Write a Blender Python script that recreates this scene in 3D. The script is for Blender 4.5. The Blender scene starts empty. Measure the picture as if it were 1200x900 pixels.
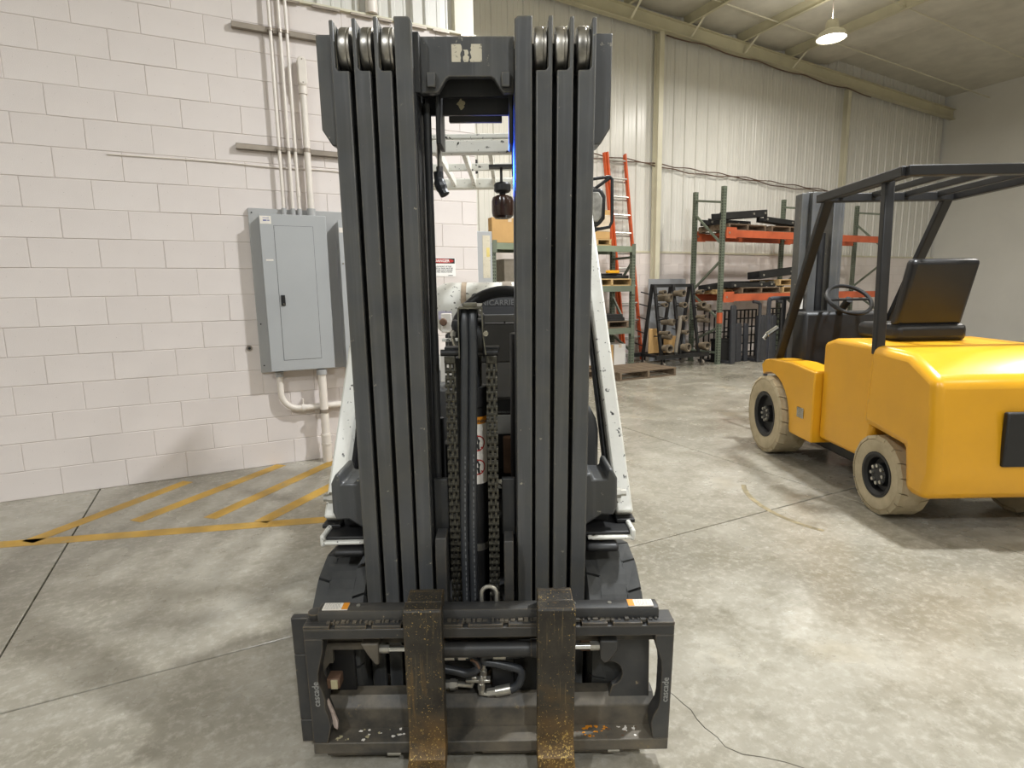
import bpy, bmesh, math, random
from mathutils import Vector, Matrix, Euler
random.seed(7)
SC = bpy.context.scene
COL = SC.collection
PI = math.pi

# ------------------------------------------------------------------ camera
cam_d = bpy.data.cameras.new('camera')
cam = bpy.data.objects.new('camera', cam_d)
COL.objects.link(cam)
cam_d.sensor_fit = 'HORIZONTAL'
cam_d.sensor_width = 36.0
cam_d.lens = 676.0 * 36.0 / 1200.0
cam_d.clip_start, cam_d.clip_end = 0.02, 100
_p, _r = math.radians(9.0), math.radians(0.95)
_f = Vector((0, math.cos(_p), -math.sin(_p)))
_r0 = Vector((1, 0, 0)); _u0 = _r0.cross(_f)
_R = math.cos(_r) * _r0 - math.sin(_r) * _u0
_U = math.sin(_r) * _r0 + math.cos(_r) * _u0
m4 = Matrix.Identity(4)
for i in range(3):
    m4[i][0], m4[i][1], m4[i][2] = _R[i], _U[i], -_f[i]
m4.translation = (0, 0, 1.42)
cam.matrix_world = m4
SC.camera = cam

# ------------------------------------------------------------------ world, exposure
wd = bpy.data.worlds.new('hall_air'); SC.world = wd
wd.use_nodes = True
wd.node_tree.nodes['Background'].inputs[0].default_value = (0.8, 0.82, 0.85, 1)
wd.node_tree.nodes['Background'].inputs[1].default_value = 0.05
SC.view_settings.view_transform = 'Standard'
SC.view_settings.look = 'None'
SC.view_settings.gamma = 1.0
SC.view_settings.use_curve_mapping = False
SC.view_settings.exposure = 0.0

# high-bay lamps: (s, t, z, watts); s runs along the walls, t away from the camera
TH = math.radians(26.85)
COOL, WARM = (0.94, 0.97, 1.0), (1.0, 0.96, 0.89)
LAMPS = [(4.2, 1.7, 5.6, 460, COOL), (9.5, 6.8, 5.5, 105, WARM), (4.6, 6.4, 5.7, 150, WARM), (10.2, 2.0, 5.6, 250, WARM),
         (-0.2, -4.2, 5.7, 260, COOL), (4.6, -3.2, 5.7, 80, WARM), (10.2, -3.4, 5.7, 170, WARM), (-4.2, -1.2, 5.7, 270, COOL)]

# ------------------------------------------------------------------ helpers
def S(r, g, b):
    f = lambda c: (c / 255) / 12.92 if c / 255 <= 0.04045 else ((c / 255 + 0.055) / 1.055) ** 2.4
    return (f(r), f(g), f(b), 1.0)

def sm(p):                                  # wall frame (s,t,z) -> world
    return Vector((p[0] * math.cos(TH) - p[1] * math.sin(TH), p[0] * math.sin(TH) + p[1] * math.cos(TH), p[2]))

class Mat:
    def __init__(s, name):
        s.m = bpy.data.materials.new(name); s.m.use_nodes = True
        s.t = s.m.node_tree; s.n = s.t.nodes; s.b = s.n['Principled BSDF']
        s.tc = s.n.new('ShaderNodeTexCoord')
    def link(s, a, b): s.t.links.new(a, b)
    def noise(s, scale, detail=4, rough=0.55, co='Object', stretch=None):
        n = s.n.new('ShaderNodeTexNoise'); n.inputs['Scale'].default_value = scale
        n.inputs['Detail'].default_value = detail; n.inputs['Roughness'].default_value = rough
        src = s.tc.outputs[co]
        if stretch:
            mp = s.n.new('ShaderNodeMapping'); mp.inputs['Scale'].default_value = stretch
            s.link(src, mp.inputs['Vector']); src = mp.outputs[0]
        s.link(src, n.inputs['Vector'])
        return n.outputs['Fac']
    def ramp(s, fac, stops):
        r = s.n.new('ShaderNodeValToRGB'); e = r.color_ramp.elements
        while len(e) < len(stops): e.new(0.5)
        for i, (p, c) in enumerate(stops):
            e[i].position = p; e[i].color = c if len(c) == 4 else (*c, 1)
        s.link(fac, r.inputs[0]); return r.outputs[0]
    def mask(s, fac, a, b):
        return s.ramp(fac, [(a, (0, 0, 0, 1)), (b, (1, 1, 1, 1))])
    def mix(s, fac, a, b, mode='MIX'):
        m = s.n.new('ShaderNodeMix'); m.data_type = 'RGBA'; m.blend_type = mode
        for sock, v in ((m.inputs[0], fac), (m.inputs[6], a), (m.inputs[7], b)):
            if hasattr(v, 'is_output'): s.link(v, sock)
            elif isinstance(v, (int, float)): sock.default_value = v
            else: sock.default_value = v
        return m.outputs[2]
    def math(s, op, a, b=None):
        m = s.n.new('ShaderNodeMath'); m.operation = op
        for i, v in enumerate((a, b)):
            if v is None: continue
            if hasattr(v, 'is_output'): s.link(v, m.inputs[i])
            else: m.inputs[i].default_value = v
        return m.outputs[0]
    def edge(s, radius=0.008):              # worn edges from real geometry
        bv = s.n.new('ShaderNodeBevel'); bv.samples = 4; bv.inputs['Radius'].default_value = radius
        g = s.n.new('ShaderNodeNewGeometry')
        d = s.n.new('ShaderNodeVectorMath'); d.operation = 'DOT_PRODUCT'
        s.link(bv.outputs[0], d.inputs[0]); s.link(g.outputs['Normal'], d.inputs[1])
        return s.math('SUBTRACT', 1.0, d.outputs['Value'])
    def base(s, c):
        if hasattr(c, 'is_output'): s.link(c, s.b.inputs['Base Color'])
        else: s.b.inputs['Base Color'].default_value = c
        return s
    def set(s, rough=0.5, metal=0.0, spec=None):
        for k, v in (('Roughness', rough), ('Metallic', metal), ('Specular IOR Level', spec)):
            if v is None: continue
            if hasattr(v, 'is_output'): s.link(v, s.b.inputs[k])
            else: s.b.inputs[k].default_value = v
        return s
    def bump(s, fac, strength=0.3, dist=0.01):
        b = s.n.new('ShaderNodeBump'); b.inputs['Strength'].default_value = strength
        b.inputs['Distance'].default_value = dist
        s.link(fac, b.inputs['Height']); s.link(b.outputs[0], s.b.inputs['Normal']); return s

def simple(name, c, rough=0.5, metal=0.0, var=0.12, scale=6, bump=0.0):
    m = Mat(name); n = m.noise(scale, 5)
    c2 = tuple(max(0, x * (1 - var * 2)) for x in c[:3]) + (1,)
    c3 = tuple(min(1, x * (1 + var)) for x in c[:3]) + (1,)
    m.base(m.ramp(n, [(0.3, c2), (0.7, c3)])).set(rough, metal)
    if bump: m.bump(m.noise(scale * 25, 3), bump, 0.003)
    return m.m

def painted_steel(name, base, chip, chip_lo=0.66, chip_hi=0.70, rough=0.45, dust=None, edge=None, scale=14, streak=True, dk=0.55, dlo=0.45):
    m = Mat(name)
    n1 = m.noise(3.0, 5)
    c = m.ramp(n1, [(0.3, tuple(x * 0.78 for x in base[:3]) + (1,)), (0.7, tuple(min(1, x * 1.2) for x in base[:3]) + (1,))])
    if streak:
        st = m.noise(46, 5, 0.65, stretch=(1, 1, 0.035))
        c = m.mix(m.math('MULTIPLY', m.mask(st, 0.50, 0.68), 0.45), c, tuple(min(1, x * 1.9) for x in base[:3]) + (1,))
    if dust:
        c = m.mix(m.math('MULTIPLY', m.mask(m.noise(5, 6, 0.65), dlo, dlo + .24), dk), c, dust)
    chips = m.mask(m.noise(scale, 8, 0.72), chip_lo, chip_hi)
    c = m.mix(chips, c, chip)
    if edge:
        e = m.mask(m.math('MULTIPLY', m.edge(), m.math('ADD', m.noise(16, 7, 0.72), -0.18)), 0.02, 0.085)
        c = m.mix(e, c, edge)
    m.base(c).set(m.ramp(m.noise(9, 5), [(0.3, (rough - .1,) * 3), (0.7, (rough + .15,) * 3)]))
    m.bump(m.noise(60, 4), 0.08, 0.004)
    return m.m

def thing(name, label, cat, loc=(0, 0, 0), rz=0.0, group=None):
    o = bpy.data.objects.new(name, None); COL.objects.link(o)
    o.empty_display_size = 0.1
    o.location = loc; o.rotation_euler = (0, 0, rz)
    o['label'] = label; o['category'] = cat
    if group: o['group'] = group
    return o
def tag(o, label, cat, group=None):
    o['label'] = label; o['category'] = cat
    if group: o['group'] = group
    return o
def struct(o):
    o['kind'] = 'structure'; return o
def wthing(name, label, cat, s, t, z=0.0, rz=0.0, group=None):
    return thing(name, label, cat, sm((s, t, z)), TH + rz, group)
def copy_part(src, parent, loc=None, rot=None):
    c = src.copy(); COL.objects.link(c); c.parent = parent
    if loc is not None: c.location = loc
    if rot is not None: c.rotation_euler = rot
    return c
def copy_tree(o, parent=None):
    c = o.copy(); COL.objects.link(c); c.parent = parent
    for ch in list(o.children): copy_tree(ch, c)
    return c

def catmull(pts, k=6, closed=False):
    P = [Vector(p) for p in pts]; out = []; n = len(P)
    rng = range(n if closed else n - 1)
    for i in rng:
        p0 = P[i - 1] if (i > 0 or closed) else P[0] * 2 - P[1]
        p1, p2 = P[i], P[(i + 1) % n]
        p3 = P[(i + 2) % n] if (i + 2 < n or closed) else P[-1] * 2 - P[-2]
        for j in range(k):
            t = j / k
            out.append(0.5 * ((2 * p1) + (p2 - p0) * t + (2 * p0 - 5 * p1 + 4 * p2 - p3) * t * t + (3 * p1 - p0 - 3 * p2 + p3) * t ** 3))
    if not closed: out.append(P[-1])
    return out

class MB:
    def __init__(s): s.bm = bmesh.new()
    def hexa(s, v):
        b = [s.bm.verts.new(p) for p in v]
        for f in ((0, 3, 2, 1), (4, 5, 6, 7), (0, 1, 5, 4), (1, 2, 6, 5), (2, 3, 7, 6), (3, 0, 4, 7)):
            s.bm.faces.new([b[i] for i in f])
        return s
    def box(s, x0, x1, y0, y1, z0, z1):
        if x0 > x1: x0, x1 = x1, x0
        if y0 > y1: y0, y1 = y1, y0
        if z0 > z1: z0, z1 = z1, z0
        return s.hexa([(x0, y0, z0), (x1, y0, z0), (x1, y1, z0), (x0, y1, z0), (x0, y0, z1), (x1, y0, z1), (x1, y1, z1), (x0, y1, z1)])
    def beam(s, a, b, w, h, up=(0, 0, 1)):
        a, b = Vector(a), Vector(b); d = (b - a).normalized(); u = Vector(up)
        x = d.cross(u)
        if x.length < 1e-4: x = d.cross(Vector((0, 1, 0)))
        x.normalize(); y = x.cross(d).normalized()
        x *= w / 2; y *= h / 2
        return s.hexa([a - x - y, a + x - y, b + x - y, b - x - y, a - x + y, a + x + y, b + x + y, b - x + y])
    def tube(s, pts, r, n=10, closed=False):
        P = [Vector(p) for p in pts]; N = len(P); rings = []
        T = []
        for i in range(N):
            a = P[i - 1] if (i > 0 or closed) else P[i]
            b = P[(i + 1) % N] if (i < N - 1 or closed) else P[i]
            T.append((b - a).normalized())
        ref = Vector((0, 0, 1)) if abs(T[0].z) < 0.9 else Vector((1, 0, 0))
        x = T[0].cross(ref).normalized()
        for i in range(N):
            x = (x - T[i] * x.dot(T[i])).normalized(); y = T[i].cross(x)
            rr = r[i] if isinstance(r, (list, tuple)) else r
            rings.append([s.bm.verts.new(P[i] + (x * math.cos(2 * PI * k / n) + y * math.sin(2 * PI * k / n)) * rr) for k in range(n)])
        for i in range(N if closed else N - 1):
            A, B = rings[i], rings[(i + 1) % N]
            off = 0
            if closed and i == N - 1:
                off = min(range(n), key=lambda k: (A[0].co - B[k].co).length)
            for k in range(n):
                s.bm.faces.new((A[k], A[(k + 1) % n], B[(k + 1 + off) % n], B[(k + off) % n]))
        if not closed:
            s.bm.faces.new(rings[0][::-1]); s.bm.faces.new(rings[-1])
        return s
    def cyl(s, a, b, r, r2=None, n=16):
        return s.tube([a, b], [r, r if r2 is None else r2], n)
    def prism(s, poly, plane, a, b):
        f = {'xz': lambda u, v, w: (u, w, v), 'xy': lambda u, v, w: (u, v, w), 'yz': lambda u, v, w: (w, u, v)}[plane]
        A = [s.bm.verts.new(f(u, v, a)) for u, v in poly]; B = [s.bm.verts.new(f(u, v, b)) for u, v in poly]
        n = len(poly)
        s.bm.faces.new(A); s.bm.faces.new(B[::-1])
        for i in range(n):
            s.bm.faces.new((A[i], B[i], B[(i + 1) % n], A[(i + 1) % n]))
        return s
    def lathe(s, prof, org, axis='z', n=32, closed=False):
        o = Vector(org); rings = []
        for r, h in prof:
            ring = []
            for k in range(n):
                c, q = math.cos(2 * PI * k / n) * r, math.sin(2 * PI * k / n) * r
                v = {'z': (c, q, h), 'x': (h, c, q), 'y': (c, h, q)}[axis]
                ring.append(s.bm.verts.new(o + Vector(v)))
            rings.append(ring)
        m = len(rings)
        for i in range(m if closed else m - 1):
            A, B = rings[i], rings[(i + 1) % m]
            for k in range(n):
                s.bm.faces.new((A[k], A[(k + 1) % n], B[(k + 1) % n], B[k]))
        if not closed:
            s.bm.faces.new(rings[0]); s.bm.faces.new(rings[-1])
        return s
    def quad(s, *v):
        s.bm.faces.new([s.bm.verts.new(p) for p in v]); return s
    def xf(s, M):
        bmesh.ops.transform(s.bm, matrix=M, verts=s.bm.verts); return s
    def mesh(s, name, mat, smooth=True, ang=35):
        bmesh.ops.recalc_face_normals(s.bm, faces=s.bm.faces)
        me = bpy.data.meshes.new(name); s.bm.to_mesh(me); s.bm.free()
        if mat: me.materials.append(mat)
        if smooth:
            me.polygons.foreach_set('use_smooth', [True] * len(me.polygons))
            me.set_sharp_from_angle(angle=math.radians(ang))
        return me
    def build(s, name, mat, parent=None, bevel=0.0, smooth=True, seg=2, label=None, kind=None, loc=None, rz=None):
        o = bpy.data.objects.new(name, s.mesh(name, mat, smooth)); COL.objects.link(o)
        if parent: o.parent = parent
        if bevel:
            b = o.modifiers.new('bevel', 'BEVEL'); b.width = bevel; b.segments = seg
            b.limit_method = 'ANGLE'; b.angle_limit = math.radians(40); b.harden_normals = False
        if label: o['label'] = label
        if kind: o['kind'] = kind
        if loc is not None: o.location = loc
        if rz is not None: o.rotation_euler = (0, 0, rz)
        return o

def text_bm(body, size, extrude=0.0004, space=1.0, bold=0.0):
    """lettering as a thin mesh lying in the x-z plane, facing -y, centred on its origin"""
    cu = bpy.data.curves.new('lettering', 'FONT'); cu.body = body; cu.size = size
    cu.align_x = 'CENTER'; cu.align_y = 'CENTER'; cu.extrude = extrude; cu.space_character = space; cu.offset = bold
    cu.resolution_u = 3
    o = bpy.data.objects.new('lettering', cu); COL.objects.link(o)
    dg = bpy.context.evaluated_depsgraph_get(); dg.update()
    me = bpy.data.meshes.new_from_object(o.evaluated_get(dg))
    bpy.data.objects.remove(o); bpy.data.curves.remove(cu)
    mb = MB(); mb.bm.from_mesh(me); bpy.data.meshes.remove(me)
    mb.xf(Matrix(((1, 0, 0, 0), (0, 0, -1, 0), (0, 1, 0, 0), (0, 0, 0, 1))))
    return mb

# ------------------------------------------------------------------ materials
def mat_block():
    m = Mat('painted_block'); n = m.noise(1.3, 5)
    oi = m.n.new('ShaderNodeObjectInfo')
    c = m.ramp(n, [(0.3, S(214, 205, 200)), (0.7, S(226, 218, 213))])
    c = m.mix(m.math('MULTIPLY', oi.outputs['Random'], 0.25), c, S(206, 197, 192))
    c = m.mix(m.mask(m.noise(40, 3), 0.73, 0.76), c, S(150, 140, 130))
    m.base(c).set(0.55); m.bump(m.noise(160, 4, 0.7), 0.35, 0.004); return m.m
def mat_floor():
    m = Mat('polished_concrete')
    a = m.noise(0.55, 8, 0.62, 'Object'); b = m.noise(3.1, 9, 0.68); d = m.noise(26, 6, 0.7)
    c = m.ramp(a, [(0.34, S(116, 111, 97)), (0.50, S(154, 149, 136)), (0.68, S(176, 172, 160))])
    c = m.mix(m.math('MULTIPLY', m.mask(b, 0.44, 0.62), 0.6), c, S(126, 120, 104))
    c = m.mix(m.math('MULTIPLY', m.mask(d, 0.48, 0.72), 0.5), c, S(190, 186, 174))
    c = m.mix(m.math('MULTIPLY', m.mask(m.noise(9, 8, 0.75), 0.52, 0.68), 0.45), c, S(112, 106, 90))
    c = m.mix(m.math('MULTIPLY', m.mask(m.noise(1.1, 5, 0.6), 0.62, 0.72), 0.3), c, S(150, 130, 88))
    c = m.mix(m.mask(m.noise(70, 3), 0.77, 0.80), c, S(84, 78, 68))
    m.base(c)
    m.set(m.ramp(m.noise(2.2, 6, 0.6), [(0.3, (0.13,) * 3), (0.7, (0.34,) * 3)]), 0, 0.5)
    m.bump(m.noise(14, 5), 0.05, 0.004); return m.m
def mat_fork():
    m = Mat('rusty_fork_steel')
    n = m.noise(7, 8, 0.68)
    c = m.ramp(n, [(0.36, S(42, 40, 37)), (0.58, S(64, 60, 53)), (0.75, S(92, 76, 52))])
    sp = m.n.new('ShaderNodeSeparateXYZ'); m.link(m.tc.outputs['Object'], sp.inputs[0])
    low = m.n.new('ShaderNodeMapRange'); low.inputs[1].default_value = 0.27; low.inputs[2].default_value = 0.07
    m.link(sp.outputs[2], low.inputs[0])
    lowf = m.math('MULTIPLY', low.outputs[0], m.mask(m.noise(11, 7, 0.7), 0.32, 0.62))
    c = m.mix(lowf, c, S(146, 112, 62))
    st = m.noise(45, 5, 0.6, stretch=(1, 1, 0.1))
    c = m.mix(m.math('MULTIPLY', m.mask(st, 0.60, 0.72), 0.6), c, S(120, 96, 58))
    c = m.mix(m.math('MULTIPLY', m.mask(m.noise(110, 5, 0.7, stretch=(1, 1, 0.05)), 0.58, 0.68), 0.28), c, S(150, 130, 88))
    thr = m.math('ADD', m.noise(170, 4, 0.65), m.math('MULTIPLY', low.outputs[0], 0.075))
    thr = m.math('ADD', thr, m.math('MULTIPLY', m.math('SUBTRACT', m.noise(9, 4, 0.6, stretch=(1, 1, 0.4)), 0.545), 0.30))
    c = m.mix(m.mask(thr, 0.625, 0.665), c, S(196, 166, 96))
    e = m.mask(m.math('MULTIPLY', m.edge(0.005), m.math('ADD', m.noise(20, 5), -0.1)), 0.02, 0.07)
    c = m.mix(e, c, S(172, 136, 80))
    m.base(c).set(m.ramp(m.noise(12, 5), [(0.3, (0.34,) * 3), (0.7, (0.62,) * 3)]), 0.35)
    m.bump(m.noise(80, 5), 0.2, 0.003); return m.m
def mat_white_truck():
    m = Mat('chipped_white_paint')
    c = m.ramp(m.noise(3, 5), [(0.3, S(206, 204, 194)), (0.7, S(232, 232, 226))])
    c = m.mix(m.math('MULTIPLY', m.mask(m.noise(6, 6, 0.7), 0.5, 0.8), 0.4), c, S(170, 164, 148))
    c = m.mix(m.mask(m.noise(42, 5, 0.6), 0.62, 0.65), c, S(44, 42, 40))
    m.base(c).set(0.42); return m.m
def mat_tyre(name, base, dirt):
    m = Mat(name)
    c = m.ramp(m.noise(8, 6, 0.65), [(0.3, base), (0.75, dirt)])
    m.base(c).set(0.75); m.bump(m.noise(50, 4), 0.15, 0.004); return m.m
def mat_wood(name, a, b):
    m = Mat(name); oi = m.n.new('ShaderNodeObjectInfo')
    c = m.ramp(m.noise(9, 6, 0.6, stretch=(0.25, 3, 3)), [(0.3, a), (0.7, b)])
    c = m.mix(m.math('MULTIPLY', oi.outputs['Random'], 0.35), c, a)
    m.base(c).set(0.75); m.bump(m.noise(30, 4, stretch=(0.25, 3, 3)), 0.2, 0.003); return m.m
def mat_emit(name, c, k):
    m = Mat(name); m.base(c); m.b.inputs['Emission Color'].default_value = c; m.b.inputs['Emission Strength'].default_value = k; return m.m

TAN = S(176, 164, 132)
K = dict(
    block=mat_block(), floor=mat_floor(), fork=mat_fork(), white=mat_white_truck(),
    mortar=simple('mortar_joint', S(206, 197, 191), 0.8, var=0.05),
    siding=simple('white_metal_siding', S(214, 212, 205), 0.30, 0.0, 0.03, 1.0),
    trim=simple('cream_trim_steel', S(208, 203, 180), 0.4, 0, 0.05, 2),
    roofsteel=simple('cream_roof_steel', S(196, 190, 162), 0.45, 0, 0.06, 2),
    insul=simple('roof_insulation_facing', S(206, 202, 188), 0.5, 0, 0.06, 3, 0.1),
    yellowline=painted_steel('yellow_floor_paint', S(186, 146, 58), S(150, 140, 118), 0.60, 0.70, 0.5, dust=S(150, 126, 70), scale=10, streak=False),
    mast=painted_steel('mast_grey_paint', S(72, 73, 74), S(160, 154, 138), 0.645, 0.67, 0.38, dust=S(88, 86, 78), edge=S(150, 140, 112), scale=30),
    mast_in=painted_steel('mast_inner_paint', S(40, 41, 42), S(96, 92, 80), 0.63, 0.70, 0.5, dust=S(58, 55, 48), scale=14),
    carriage=painted_steel('carriage_black_paint', S(50, 50, 50), S(138, 124, 98), 0.65, 0.69, 0.42, dust=S(80, 76, 68), edge=S(126, 108, 80), scale=20, streak=False),
    dusty=painted_steel('dusty_beam_paint', S(62, 60, 56), S(128, 112, 84), 0.62, 0.70, 0.55, dust=S(112, 103, 88), dk=.85, dlo=.40, scale=12, streak=False),
    dark=simple('black_steel', S(28, 28, 29), 0.5, 0.0, 0.2, 8),
    plastic=simple('black_plastic', S(26, 26, 28), 0.38, 0, 0.1, 6),
    grey_cowl=simple('grey_cowl_plastic', S(84, 84, 84), 0.5, 0, 0.1, 5, 0.1),
    hose=simple('black_rubber_hose', S(52, 54, 57), 0.38, 0, 0.1, 12),
    chain=simple('oiled_chain_steel', S(88, 86, 78), 0.38, 0.75, 0.35, 60),
    bright=simple('bright_steel', S(176, 172, 160), 0.22, 0.95, 0.12, 14),
    chrome=simple('chrome_rod', S(225, 226, 226), 0.12, 1.0, 0.03, 5),
    fitting=simple('zinc_fitting', S(190, 187, 178), 0.32, 0.85, 0.15, 30),
    roller=simple('worn_roller_steel', S(176, 172, 164), 0.34, 0.9, 0.3, 18),
    tyre=mat_tyre('dark_tyre_rubber', S(50, 51, 51), S(74, 74, 72)),
    cream_tyre=mat_tyre('cream_tyre_rubber', S(190, 176, 146), S(160, 146, 118)),
    panelgrey=simple('panel_grey_enamel', S(168, 170, 171), 0.36, 0, 0.02, 2),
    boardgrey=simple('board_grey_enamel', S(168, 168, 167), 0.4, 0, 0.03, 2),
    conduit=simple('painted_conduit', S(222, 214, 204), 0.42, 0, 0.04, 8),
    strut=simple('strut_steel', S(150, 140, 128), 0.42, 0.5, 0.1, 8),
    orange_fibre=simple('orange_fibreglass', S(204, 88, 40), 0.45, 0, 0.12, 4),
    alu=simple('aluminium', S(206, 206, 202), 0.32, 0.75, 0.06, 6),
    rackgreen=simple('rack_green_enamel', S(102, 110, 95), 0.45, 0, 0.08, 4),
    beamorange=painted_steel('beam_orange_enamel', S(182, 88, 54), S(120, 70, 50), 0.66, 0.74, 0.45, scale=8, streak=False),
    beamgreen=simple('beam_green_enamel', S(124, 134, 114), 0.45, 0, 0.06, 4),
    hole=simple('punched_hole_shadow_steel', S(22, 26, 22), 0.8, 0, 0.05, 4),
    wood=mat_wood('pale_pallet_wood', S(168, 138, 92), S(208, 180, 132)),
    oldwood=mat_wood('weathered_pallet_wood', S(82, 68, 54), S(136, 118, 96)),
    card=simple('brown_cardboard', S(190, 152, 98), 0.75, 0, 0.06, 4),
    whitecard=simple('white_carton', S(214, 210, 204), 0.6, 0, 0.04, 4),
    film=simple('stretch_film', S(206, 190, 168), 0.22, 0, 0.1, 12),
    sleeve=mat_tyre('tan_sleeve_plastic', S(80, 70, 57), S(132, 119, 99)),
    forkblue=simple('fork_blue_grey_paint', S(60, 61, 65), 0.38, 0.1, 0.12, 10),
    yellow=simple('yellow_truck_paint', S(224, 164, 34), 0.3, 0, 0.05, 2),
    sheet=simple('grey_sheet_metal', S(150, 152, 156), 0.35, 0.2, 0.05, 3),
    label=simple('white_label_paper', S(224, 218, 208), 0.5, 0, 0.03, 40),
    wornlabel=painted_steel('worn_label_paper', S(206, 198, 176), S(80, 72, 62), 0.60, 0.64, 0.6, scale=60, streak=False),
    labelorange=simple('orange_label_ink', S(214, 138, 34), 0.5, 0, 0.05, 20),
    ink=simple('black_ink', S(30, 30, 30), 0.6, 0, 0.05, 5),
    blueink=simple('blue_ink', S(74, 86, 150), 0.6, 0, 0.05, 5),
    redink=simple('red_ink', S(178, 40, 36), 0.5, 0, 0.05, 5),
    hoseprint=simple('pale_hose_print', S(104, 106, 108), 0.6, 0, 0.02, 5),
    guidesteel=simple('olive_guide_steel', S(112, 110, 98), 0.42, 0.6, 0.2, 20),
    embossed=simple('embossed_grey_ink', S(96, 96, 95), 0.5, 0, 0.02, 5),
    whiteink=simple('white_ink', S(236, 234, 230), 0.5, 0, 0.02, 5),
    greyink=simple('grey_ink', S(150, 150, 146), 0.5, 0, 0.02, 5),
    amber=simple('smoked_amber_lens', S(52, 32, 24), 0.2, 0, 0.3, 10),
    pinkplate=painted_steel('scraped_bare_plate', S(196, 178, 168), S(120, 96, 84), 0.55, 0.7, 0.5, scale=30),
    rustlug=simple('rusty_lug', S(110, 84, 66), 0.7, 0.1, 0.15, 20),
    lamp=mat_emit('lamp_lens', (1.0, 0.96, 0.88, 1), 14.0),
    blueled=mat_emit('blue_led', (0.05, 0.15, 1.0, 1), 6.0),
    glass=simple('headlamp_glass', S(158, 156, 150), 0.2, 0.0, 0.2, 30),
    wire=simple('brown_wire', S(96, 74, 60), 0.6, 0, 0.1, 5),
    crackm=simple('crack_dirt', S(78, 72, 62), 0.9, 0, 0.1, 5),
    scrap=painted_steel('pale_primer_patch', S(176, 166, 132), S(84, 82, 74), 0.58, 0.66, 0.6, scale=40, streak=False),
    rope=simple('canvas_grey', S(120, 112, 100), 0.8, 0, 0.1, 10),
)

# ================================================================== THE SETTING
T0, TB = 5.168, 9.30           # front block wall, far wall (distance along t)
# ---- floor: slabs with recessed joints
fl = MB().box(-9, 18, -9, 10, -0.3, -0.022).build('floor', K['crackm'], smooth=False, rz=TH); struct(fl)
sj = [-9, -5.5, -0.9, 3.72, 8.3, 12.9, 18]; tj = [-9, -5.77, -1.67, 2.43, 6.53, 9.9]
G = 0.004
for i in range(len(sj) - 1):
    for j in range(len(tj) - 1):
        MB().box(sj[i] + G, sj[i + 1] - G, tj[j] + G, tj[j + 1] - G, -0.03, 0).build('concrete_slab', K['floor'], fl, bevel=0.003, seg=1)

def ribbon(pts, wd, z0, z1, name, mat, parent):
    mb = MB(); L, Rr = [], []
    P = [Vector((p[0], p[1], 0)) for p in pts]
    for i, p in enumerate(P):
        d = (P[min(i + 1, len(P) - 1)] - P[max(i - 1, 0)]).normalized(); n = Vector((-d.y, d.x, 0))
        w = (wd[i] if isinstance(wd, (list, tuple)) else wd) / 2
        L.append(p + n * w); Rr.append(p - n * w)
    for i in range(len(P) - 1):
        a, b, c, d = L[i], Rr[i], Rr[i + 1], L[i + 1]
        mb.hexa([(q.x, q.y, z0) for q in (a, b, c, d)] + [(q.x, q.y, z1) for q in (a, b, c, d)])
    o = mb.build(name, mat, parent, smooth=False)
    o.rotation_euler = (0, 0, -TH) if parent is fl else (0, 0, 0)
    return o
# hazard hatching in front of the electrical panels
for (a, b) in (((-3.35, 3.17), (-1.15, 3.535)), ((-2.45, 3.55), (-1.98, 4.76)), ((-1.985, 3.58), (-1.50, 4.98)),
               ((-1.62, 3.50), (-1.02, 5.20)), ((-1.19, 3.545), (-0.60, 5.32)), ((-2.9, 3.25), (-2.55, 4.35)), ((-1.15, 3.535), (0.1, 3.74)), ((-0.72, 3.62), (-0.15, 5.4))):
    ribbon([a, b], 0.10, -0.001, 0.0012, 'painted_stripe', K['yellowline'], fl)
rng = random.Random(3)
cr = [(0.53, 1.89), (0.556, 1.846), (0.578, 1.80), (0.594, 1.773), (0.600, 1.73), (0.614, 1.69), (0.640, 1.65), (0.651, 1.61), (0.693, 1.579), (0.75, 1.567), (0.809, 1.547), (0.9, 1.50)]
ribbon(cr, [0.001] + [rng.uniform(0.002, 0.004) for _ in cr[2:]] + [0.001], -0.001, 0.0008, 'crack', K['crackm'], fl)
# tyre arc scuff on the right
ribbon([(2.05 + 0.42 * math.cos(a), 3.75 + 0.62 * math.sin(a)) for a in [math.radians(150 + 8 * k) for k in range(12)]], 0.035, -0.001, 0.0008, 'scuff_mark', simple('brown_scuff', S(144, 132, 102), 0.6, 0, 0.3, 12), fl)

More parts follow.
